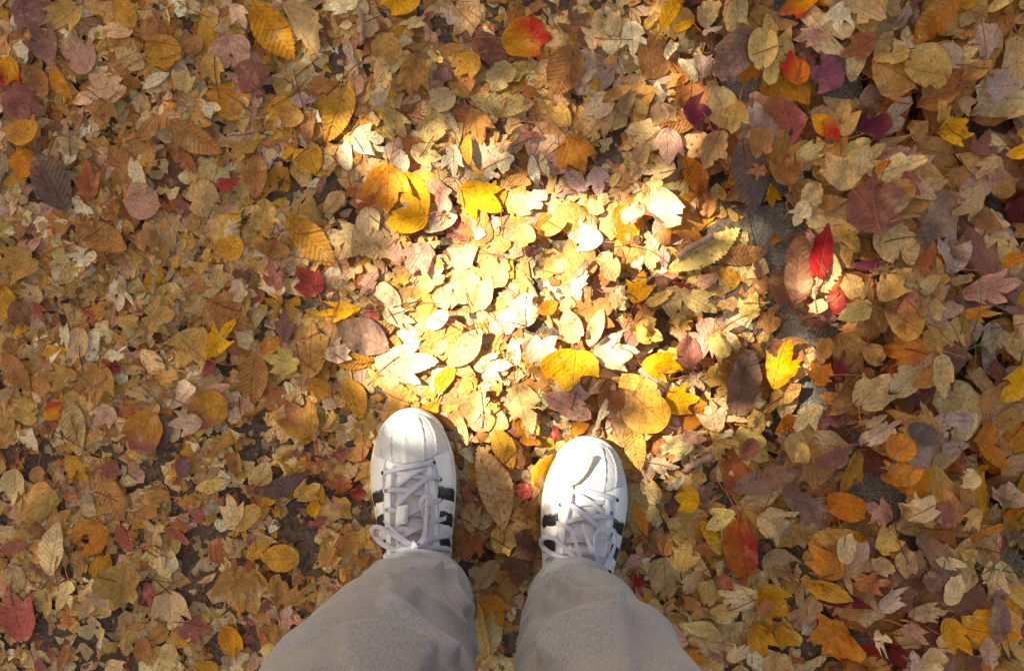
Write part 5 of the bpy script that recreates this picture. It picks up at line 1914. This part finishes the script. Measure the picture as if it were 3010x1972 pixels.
LW = .0058
left_laces = [
    (LW, [T1(335, 620, .002), T1(375, 612, .0042), T1(520, 578, .0048), T1(665, 553, .0042), T1(708, 545, .002)]),
    (LW, [T1(385, 600, .0018), T1(470, 625, .0022), T1(560, 645, .0026), T1(650, 668, .0020), T1(690, 690, .0008)]),
    (LW, [T1(435, 735, .0015), T1(480, 690, .0030), T1(560, 630, .0038), T1(640, 590, .0026), T1(680, 575, .001)]),
    (LW, [T1(758, 672, .002), T1(720, 655, .0046), T1(660, 668, .0058), T1(570, 745, .006), T1(490, 820, .0050), T1(430, 880, .0020)]),
    (LW, [T1(362, 758, .002), T1(410, 752, .0044), T1(500, 760, .0042), T1(600, 778, .0040), T1(690, 800, .0022), T1(720, 810, .0008)]),
    (LW, [T1(762, 830, .002), T1(735, 835, .0044), T1(690, 850, .0048), T1(600, 900, .0040), T1(520, 945, .0036), T1(440, 1000, .001)]),
    (LW, [T1(366, 903, .002), T1(410, 905, .0044), T1(470, 915, .0040), T1(560, 935, .0036), T1(690, 955, .002), T1(720, 960, .0006)]),
    (LW, [T1(800, 962, .002), T1(755, 975, .0046), T1(690, 995, .0056), T1(570, 1060, .0058), T1(480, 1115, .0044), T1(430, 1150, .001)]),
    (LW, [T1(362, 1052, .002), T1(420, 1050, .0044), T1(520, 1060, .0040), T1(640, 1085, .0030), T1(740, 1110, .001)]),
    (LW, [T1(842, 1105, .002), T1(790, 1102, .0046), T1(700, 1120, .006), T1(620, 1150, .008), T1(570, 1180, .010)]),
    (LW * .9, [T1(870, 1215, .003), T1(780, 1195, .006), T1(680, 1195, .009), T1(600, 1205, .011), T1(565, 1190, .011)]),
    (LW * .9, [T1(570, 1195, .011), T1(500, 1245, .010), T1(410, 1300, .008), T1(345, 1350, .006), T1(320, 1390, .004)]),
    # bow: left loop, right loop, loose ends, knot
    (LW * 1.1, [T1(570, 1185, .015), T1(480, 1205, .020), T1(370, 1190, .024), T1(285, 1130, .024), T1(245, 1065, .022), T1(262, 1035, .022), T1(320, 1045, .022), T1(410, 1100, .020), T1(500, 1150, .017), T1(560, 1180, .014)]),
    (LW * 1.05, [T1(575, 1185, .015), T1(630, 1130, .020), T1(655, 1040, .022), T1(640, 930, .022), T1(618, 860, .022), T1(640, 808, .022), T1(680, 812, .022), T1(706, 890, .022), T1(706, 1010, .021), T1(680, 1120, .019), T1(600, 1195, .015)]),
    ((.006, .0056, .0032, .0026), [T1(555, 1180, .014), T1(480, 1130, .018), T1(440, 1098, .017), T1(390, 1045, .015), T1(332, 985, .014)]),
    ((.006, .0054, .003, .0026), [T1(600, 1190, .017), T1(645, 1090, .024), T1(655, 980, .026), T1(656, 890, .025), T1(662, 812, .024)]),
    (.0085, [T1(545, 1160, .014), T1(562, 1180, .021), T1(572, 1200, .021), T1(585, 1228, .013)]),
]
left_eyelets = [T1(*p)[:2] for p in [(333, 622), (710, 545), (757, 672), (362, 760), (760, 820), (366, 905), (798, 960), (362, 1050), (840, 1105)]]
left_keeper = [T1(*p)[:2] for p in [(447, 878), (525, 868), (520, 1010), (437, 1022)]]
right_laces = [
    (LW, [T2(522, 560, .002), T2(570, 565, .0044), T2(660, 595, .0050), T2(780, 632, .0044), T2(850, 655, .002)]),
    (LW, [T2(490, 720, .001), T2(560, 690, .0030), T2(660, 682, .0036), T2(760, 668, .0020), T2(790, 660, .001)]),
    (LW, [T2(530, 600, .001), T2(580, 635, .0036), T2(650, 680, .0044), T2(720, 735, .003), T2(760, 770, .001)]),
    (LW, [T2(412, 692, .002), T2(450, 680, .0046), T2(500, 700, .0058), T2(580, 770, .006), T2(660, 840, .0052), T2(730, 905, .002)]),
    (LW, [T2(803, 790, .002), T2(750, 790, .0044), T2(650, 795, .0042), T2(540, 812, .0040), T2(450, 835, .001)]),
    (LW, [T2(378, 842, .002), T2(420, 850, .0046), T2(480, 885, .0056), T2(560, 945, .0054), T2(640, 1010, .002)]),
    (LW, [T2(800, 940, .002), T2(750, 955, .0044), T2(640, 975, .0036), T2(520, 985, .0036), T2(420, 1000, .001)]),
    (LW, [T2(790, 1090, .002), T2(720, 1095, .0044), T2(620, 1085, .005), T2(520, 1085, .005), T2(440, 1060, .002)]),
    (LW * 1.05, [T2(590, 1160, .015), T2(470, 1125, .020), T2(350, 1090, .022), T2(268, 1040, .022), T2(248, 985, .022), T2(280, 955, .022), T2(350, 965, .022), T2(430, 1030, .020), T2(520, 1120, .016), T2(580, 1165, .014)]),
    (LW * 1.05, [T2(700, 1170, .015), T2(690, 1080, .021), T2(680, 990, .023), T2(705, 915, .023), T2(770, 885, .023), T2(835, 905, .023), T2(852, 970, .022), T2(830, 1060, .020), T2(790, 1150, .016), T2(760, 1200, .013)]),
    ((.006, .006, .0034, .0026), [T2(575, 1165, .015), T2(555, 1100, .018), T2(540, 1040, .018), T2(515, 960, .017), T2(487, 893, .016)]),
    ((.006, .0062, .0036, .0026), [T2(690, 1165, .015), T2(660, 1080, .019), T2(632, 1005, .019), T2(605, 920, .017), T2(583, 845, .016)]),
    (LW, [T2(420, 1160, .012), T2(340, 1155, .014), T2(300, 1140, .014), T2(320, 1122, .015), T2(400, 1130, .016), T2(500, 1150, .014)]),
]
right_eyelets = [T2(*p)[:2] for p in [(522, 560), (850, 655), (412, 692), (803, 760), (378, 842), (800, 930), (645, 900)]][:6]
build_shoe(SHOE['left'], person, 'left white sneaker with its bow tied wide, toe in half shade', left_laces, left_eyelets, left_keeper, 1)
eR, shR = build_shoe(SHOE['right'], person, 'right white sneaker with its toe in bright sun and a leaf on it', right_laces, right_eyelets, None, -1)


def leaf_on_toe():
    rg = np.random.default_rng(5)
    O = outline_for('e', .5, 0, rg, 5); P, T = triangulate(O, (), .08, rg=rg)
    p0, p1 = (1660, 1434), (1742, 1336)
    B = np.array(p0); D = np.array(p1) - B; Nn = np.array([-D[1], D[0]])
    V = []
    for u, v in P:
        q = B + D * u + Nn * v
        a, t = shR.at(*q)
        h = .0040 + .008 * u + .009 * max(v, -.1) + .002 * math.sin(u * 7)
        b = shR.surf(np.array([a]), np.array([t]))[0]
        z = b[2] + h; xy = W(q[0], q[1], z); V.append((xy[0], xy[1], z))
    V = np.array(V); org = V.mean(0)
    o = link('serrated_leaf', new_mesh('serrated_leaf', V - org, T, M_SERR, np.repeat(s2l((237, 220, 176))[None], len(P), 0), np.column_stack([P, np.zeros(len(P))]), np.full(len(P), .37)),
             None, 'cream serrated leaf caught under the first lace on the toe of the right shoe', 'leaf', GROUP['serrated_leaf'])
    o.location = org


leaf_on_toe()


def fabric_mat():
    m, nt, out = mat_new('heather_grey_knit'); g = NT(nt)
    tc = g.n('ShaderNodeTexCoord').outputs['Object']
    uv = g.n('ShaderNodeAttribute', attribute_name='luv').outputs['Vector']
    st = g.vmath('MULTIPLY', uv, (1.0, .16, 1.0))
    a = g.noise(st, 950, 2, .7).outputs['Fac']
    b = g.noise(uv, 500, 2, .6).outputs['Fac']
    d = g.noise(g.vmath('MULTIPLY', uv, (1.0, .35, 1.0)), 60, 4, .6).outputs['Fac']
    c = g.ramp(a, [(.25, (.135, .15, .178)), (.46, (.20, .217, .25)), (.60, (.255, .274, .31)), (.76, (.35, .37, .405))])
    c = g.mix(g.remap(b, .4, .65, .0, .25), c, (.18, .196, .228))
    c = g.mix(g.remap(d, .42, .68, 0, .5), c, (.255, .272, .305))
    p = g.n('ShaderNodeBsdfPrincipled'); g.l(c, p.inputs['Base Color']); p.inputs['Roughness'].default_value = .95
    p.inputs['Specular IOR Level'].default_value = .05
    p.inputs['Sheen Weight'].default_value = .2; p.inputs['Sheen Roughness'].default_value = .5
    bp = g.n('ShaderNodeBump'); bp.inputs['Strength'].default_value = .18; bp.inputs['Distance'].default_value = .0005
    g.l(g.math('ADD', a, g.math('MULTIPLY', b, .6)), bp.inputs['Height']); g.l(bp.outputs[0], p.inputs['Normal'])
    g.l(p.outputs[0], out.inputs[0])
    return m


M_FABRIC = fabric_mat()


def trouser_leg(zc, cx, rx, cy, ry, hem, lines, seed):
    """zc: heights; cx, rx, cy, ry at those heights; hem (front z, back z); lines: folds seen from above"""
    nt_, nz = 220, 250
    th = np.arange(nt_) * 2 * math.pi / nt_
    zs = np.concatenate([np.linspace(0, .62, 215), np.linspace(.63, 1, nz - 215)])
    TH, Vv = np.meshgrid(th, zs, indexing='ij')
    zh = (hem[0] + hem[1]) / 2 + (hem[0] - hem[1]) / 2 * np.cos(TH)
    ztop = .86
    Z = zh + (ztop - zh) * Vv
    CX, RX, CY, RY = (np.interp(Z, zc, q) for q in (cx, rx, cy, ry))
    # the cuff is drawn in a little and a bulge hangs over it
    dz = Z - zh
    sn, cs = np.sin(TH), np.cos(TH)
    ex = .92
    ux = np.sign(sn) * np.abs(sn) ** ex; uy = np.sign(cs) * np.abs(cs) ** ex
    X = CX + RX * ux; Y = CY + RY * uy
    nx, ny = ux / np.maximum(RX, 1e-3), uy / np.maximum(RY, 1e-3); nl = np.hypot(nx, ny); nx /= nl; ny /= nl
    s = FPX / (CAM_H - Z)
    PXp = PCX + X * s; PYp = PCY - Y * s
    D = np.zeros_like(X)
    front = np.clip((cs + .05) * 1.9, 0, 1) ** 1.3
    pts = np.stack([PXp.ravel(), PYp.ravel()], 1)
    for ln in lines:
        pl = crom(np.array(ln['p'], float), 6)
        d, sg, al = seg_dist(pts, pl, closed=False, along=True)
        d = d.reshape(X.shape); sg = sg.reshape(X.shape); al = al.reshape(X.shape)
        tp = np.clip(al / .16, 0, 1) * np.clip((1 - al) / .16, 0, 1); tp = tp * tp * (3 - 2 * tp)
        if ln['k'] == 'ridge': D += tp * front * ln['a'] * np.exp(-(d / ln['s']) ** 2)
        elif ln['k'] == 'step':      # raised on the positive side, falling away gently
            side = np.where(sg * ln.get('f', 1) > 0, np.exp(-(d / ln['s2'])), np.exp(-(d / ln['s']) ** 2))
            D += tp * front * ln['a'] * side
    r2 = np.random.default_rng(seed)
    # generic soft creases, stronger low down where the cloth gathers
    w = np.exp(-((dz - .05) / .05) ** 2)
    ph = r2.uniform(0, 7, 8)
    D += .0016 * w * np.sin(dz * 150 + 2.2 * np.sin(TH * 2 + ph[0]) + ph[1])
    D += .0022 * np.sin(dz * 34 + 1.6 * np.sin(TH + ph[2]) + TH * 2 + ph[3]) * np.clip(dz / .05, 0, 1)
    D += .0014 * np.sin(dz * 61 - TH * 3 + ph[4]) * np.clip(dz / .06, 0, 1)
    def crease(p, sharp): return (1 - np.abs(np.sin(p))) ** sharp
    D += .0050 * crease(dz * 21 + TH * 1.1 + .8 * np.sin(TH * 2 + ph[5]) + ph[6], 3) * np.clip((dz - .03) / .06, 0, 1) * np.clip(1.4 - dz / .4, 0, 1)
    D += .0034 * crease(dz * 33 - TH * 1.7 + 1.1 * np.sin(dz * 16 + ph[7]), 4) * np.clip((dz - .02) / .05, 0, 1) * np.clip(1.3 - dz / .35, 0, 1)
    D += .0030 * crease(dz * 62 + .9 * np.sin(TH * 3 + ph[1]), 3) * np.exp(-((dz - .045) / .03) ** 2)
    for t0 in (math.pi / 2, -math.pi / 2):
        da = np.abs(np.angle(np.exp(1j * (TH - t0)))); D += .0012 * np.exp(-(da / .035) ** 2) - .0022 * np.exp(-(da / .010) ** 2)
    back = np.clip(-cs * 1.5, 0, 1)
    D += back * (.006 * np.sin(dz * 70 + 1.5 * np.sin(TH * 3)) * np.exp(-dz / .18))
    for zz in (.0185, .0235): D -= .0016 * np.exp(-((dz - zz) / .0012) ** 2)
    D += .0012 * np.exp(-((dz - .009) / .008) ** 2)
    X = X + nx * D; Y = Y + ny * D
    V = np.stack([X, Y, Z], 2)
    # inside lip of the hem
    lip1 = np.stack([X[:, 0] - nx[:, 0] * .0022, Y[:, 0] - ny[:, 0] * .0022, Z[:, 0] - .0008], 1)
    lip2 = np.stack([X[:, 6] - nx[:, 6] * .004, Y[:, 6] - ny[:, 6] * .004, Z[:, 6] + .012], 1)
    V = np.concatenate([lip2[:, None], lip1[:, None], V], 1)
    nz2 = V.shape[1]
    arc = TH * .07
    U = np.stack([np.concatenate([arc[:, :2], arc], 1), np.concatenate([Z[:, :1] - .01, Z[:, :1] - .002, Z], 1), np.zeros((nt_, nz2))], 2)
    idx = np.arange(nt_ * nz2).reshape(nt_, nz2)
    a = idx[:, :-1]; b = np.roll(idx, -1, 0)[:, :-1]; c = np.roll(idx, -1, 0)[:, 1:]; d = idx[:, 1:]
    F = np.stack([a.ravel(), d.ravel(), c.ravel(), b.ravel()], 1)
    return V.reshape(-1, 3), F, U.reshape(-1, 3)


def Z4(x, y): return (1030 + x / 4.19, 1600 + y / 4.19)
def Z5(x, y): return (1480 + x / 3.839, 1600 + y / 3.839)


zL = [.03, .08, .15, .20, .25, .30, .35, .45, .55, .75, .9]
VL, FL, UL = trouser_leg(zL, [-.105, -.108, -.111, -.113, -.115, -.116, -.117, -.117, -.116, -.112, -.105], [.052, .058, .064, .068, .072, .0765, .080, .087, .092, .096, .098],
                         [-.322, -.320, -.319, -.318, -.317, -.316, -.315, -.312, -.31, -.315, -.32], [.064, .066, .070, .073, .076, .080, .084, .090, .092, .095, .1],
                         (.118, .045), [
    dict(k='step', p=[Z4(330, 590), Z4(500, 520), Z4(700, 455), Z4(950, 400), Z4(1120, 330)], a=.015, s=6, s2=40, f=1),
    dict(k='ridge', p=[Z4(1120, 290), Z4(1200, 480), Z4(1290, 680), Z4(1380, 820), Z4(1430, 900)], a=.012, s=10),
    dict(k='ridge', p=[Z4(300, 720), Z4(430, 780), Z4(700, 900), Z4(950, 1100), Z4(1150, 1330), Z4(1300, 1540)], a=.013, s=14),
    dict(k='ridge', p=[Z4(760, 620), Z4(900, 860), Z4(1130, 1120), Z4(1350, 1300)], a=-.010, s=26),
    dict(k='step', p=[Z4(-300, 1280), Z4(0, 1190), Z4(300, 1200), Z4(600, 1300), Z4(850, 1410), Z4(1080, 1560)], a=.017, s=11, s2=130, f=1),
], 3)
zR = [.03, .08, .15, .20, .25, .30, .35, .45, .55, .75, .9]
VR, FR, UR = trouser_leg(zR, [.074, .074, .072, .072, .073, .0745, .0755, .077, .077, .075, .07], [.049, .053, .0565, .0595, .063, .0665, .070, .077, .084, .094, .098],
                         [-.331, -.330, -.328, -.326, -.324, -.322, -.32, -.315, -.312, -.316, -.32], [.064, .066, .069, .072, .076, .080, .084, .09, .092, .095, .1],
                         (.116, .045), [
    dict(k='ridge', p=[Z5(470, 420), Z5(560, 480), Z5(700, 545), Z5(850, 600), Z5(1050, 665), Z5(1250, 740), Z5(1450, 800)], a=.015, s=9),
    dict(k='ridge', p=[Z5(600, 400), Z5(760, 450), Z5(950, 520), Z5(1150, 600)], a=-.016, s=16),
    dict(k='ridge', p=[Z5(480, 400), Z5(640, 330), Z5(800, 310), Z5(1000, 340)], a=.006, s=10),
    dict(k='ridge', p=[Z5(300, 700), Z5(600, 760), Z5(900, 820)], a=-.009, s=30),
    dict(k='step', p=[Z5(420, 1460), Z5(520, 1300), Z5(620, 1160), Z5(750, 1050), Z5(880, 970), Z5(1030, 910), Z5(1300, 850), Z5(1480, 820)], a=.017, s=9, s2=150, f=1),
], 4)


def pelvis():
    nt_, th = 64, np.arange(64) * 2 * math.pi / 64
    rows = [(.73, .165, .10), (.78, .185, .112), (.84, .19, .12), (.92, .18, .118), (.98, .165, .112), (1.0, .16, .108), (1.002, .1, .06), (1.003, .001, .001)]
    V = np.concatenate([np.stack([-.022 + rx * np.cos(th), -.318 + ry * np.sin(th), np.full(nt_, z) + .006 * np.sin(th * 9) * (z < .99)], 1) for z, rx, ry in rows])
    F = [(i * nt_ + j, i * nt_ + (j + 1) % nt_, (i + 1) * nt_ + (j + 1) % nt_, (i + 1) * nt_ + j) for i in range(len(rows) - 1) for j in range(nt_)]
    return V, np.array(F), np.column_stack([V[:, 0], V[:, 2], V[:, 1]])


VP, FP, UP = pelvis()
VT = np.concatenate([VL, VR, VP]); FT = np.concatenate([FL, FR + len(VL), FP + len(VL) + len(VR)])
link('trousers', new_mesh('trousers', VT, FT, M_FABRIC, luv=np.concatenate([UL, UR, UP])), parent=person)

# ------------------------------------------------------------------ unseen tree added to shade the path, crown cut open for the sun spots
SPOTS = [(1350, 1000, 185, 125, 1), (1190, 1050, 110, 60, 1), (1470, 950, 110, 110, 1), (1810, 1010, 100, 70, 1), (1580, 1020, 90, 80, 1), (1725, 690, 100, 70, 1), (1950, 650, 90, 70, 1), (1560, 610, 80, 55, .9),
         (2040, 730, 70, 60, .6), (1450, 610, 100, 60, .6), (1330, 490, 110, 50, .5), (1040, 430, 50, 60, .25), (1400, 830, 95, 125, 1), (1545, 900, 60, 120, .9), (1900, 1130, 120, 80, .55), (2000, 950, 120, 120, .42),
         (1960, 1280, 110, 70, .7), (1880, 1380, 50, 45, .8), (1825, 1362, 75, 70, 1), (1700, 1320, 70, 60, .7), (1365, 1245, 60, 25, .5), (1510, 1190, 130, 60, .9), (1360, 1170, 90, 60, .6), (1860, 120, 60, 50, .14), (2030, 220, 50, 40, .2), (2465, 90, 50, 40, .2),
         (1760, 130, 60, 50, .12), (2510, 900, 70, 60, .4), (2340, 1030, 40, 60, .4), (1650, 850, 220, 200, .28), (1600, 900, 480, 420, .12), (1580, 800, 700, 600, .02)]


def transmit(P):
    px = PCX + P[:, 0] * FPX / CAM_H; py = PCY - P[:, 1] * FPX / CAM_H
    t = np.zeros(len(P))
    for x, y, rx, ry, a in SPOTS:
        r2 = ((px - x) / (rx * 1.2 + 34)) ** 2 + ((py - y) / (ry * 1.2 + 30)) ** 2
        t = np.maximum(t, a * np.exp(-r2 ** 1.4 * .7))
    return t


def build_tree():
    tree = bpy.data.objects.new('unseen_shade_tree', None); col.objects.link(tree)
    tree['label'] = 'unseen tree added beside the path, its crown cut open to shape one patch of sun'; tree['category'] = 'tree'
    base = np.append(SUN_H * 3.2 + np.array([SUN_H[1], -SUN_H[0]]) * -1.9, 0.0)
    mb = simple_mat('tree_bark', (.09, .065, .05), .9, .1, .35, 9, .8, 30, dist=.02)
    V, F = tube(base + np.array([[0, 0, -.2], [0, 0, .2], [.03, .02, 1.0], [.0, .05, 1.8], [-.05, .05, 2.6], [0, 0, 3.4], [.1, 0, 4.2]]), [.34, .24, .19, .17, .14, .10, .05], 14)
    link('trunk', new_mesh('trunk', V, F, mb), parent=tree)
    r = np.random.default_rng(8)
    for i in range(9):
        a = i * 2.4; z0 = 1.9 + i * .2; L = r.uniform(.9, 1.5)
        if abs(math.atan2(math.sin(a - math.atan2(-SUN_H[1], -SUN_H[0])), math.cos(a - math.atan2(-SUN_H[1], -SUN_H[0])))) < .5: continue
        t = np.linspace(0, 1, 7)[:, None]
        P = base + np.array([0, 0, z0]) + t * np.array([math.cos(a) * L, math.sin(a) * L, L * .6]) + (t * t) * np.array([0, 0, -.25])
        V, F = tube(P, np.linspace(.07, .015, 7), 7); link('limb', new_mesh('limb', V, F, mb), parent=tree)
    perp = math.sin(SUN_EL)

    def leaves(n, half, size, tau, hole):
        g = np.column_stack([r.uniform(-half[0], half[0], n), r.uniform(-half[1], half[1], n)])
        if not hole:
            inn = (np.abs(g[:, 0]) < 1.2) & (np.abs(g[:, 1]) < 1.0); g = g[~inn]
            keep = np.exp(-((g[:, 0] / half[0]) ** 2 + (g[:, 1] / half[1]) ** 2) * .6) > r.random(len(g)) * .9
            g = g[keep]
        else:
            T = np.clip(transmit(g), .0008, 1)
            f = np.clip(-np.log(T) / 7.1, 0, 1)
            g = g[r.random(n) < f]  # crown leaves dropped along the sun rays to shape the bright spots
        m = len(g)
        d = r.uniform(3.6, 5.0, m)
        c = np.column_stack([g, np.zeros(m)]) + d[:, None] * TO_SUN
        sh = np.array([[0, 0], [.3, .34], [.62, .36], [1, 0], [.62, -.36], [.3, -.34]]) - [.5, 0]
        q = r.normal(size=(m, 3)); q /= np.linalg.norm(q, axis=1)[:, None]
        b = np.cross(q, r.normal(size=(m, 3))); b /= np.linalg.norm(b, axis=1)[:, None]
        sz = size * r.uniform(.75, 1.25, m)
        V = c[:, None] + (sh[None, :, :1] * q[:, None] + sh[None, :, 1:] * b[:, None]) * sz[:, None, None]
        F = (np.array([[0, 1, 5], [1, 2, 4], [1, 4, 5], [2, 3, 4]])[None] + (np.arange(m) * 6)[:, None, None]).reshape(-1, 3)
        C = np.array([s2l(k) for k in [(190, 140, 30), (150, 130, 40), (190, 90, 40), (120, 120, 44)]])[r.integers(0, 4, m)]
        return V.reshape(-1, 3), F, np.repeat(C, 6, 0)
    A1 = leaves(int(7.1 * (2.5 * 2.1 * perp) / .00062), (1.25, 1.05), .049, 7, True)
    A2 = leaves(11000, (3.0, 2.6), .14, 5, False)
    V = np.concatenate([A1[0], A2[0]]); F = np.concatenate([A1[1], A2[1] + len(A1[0])]); C = np.concatenate([A1[2], A2[2]])
    mc = simple_mat('crown_leaf', (.3, .2, .05), .6, .2, .2, 4, attr=True)
    o = link('crown', new_mesh('crown', V, F, mc, C, smooth=False), parent=tree)


build_tree()
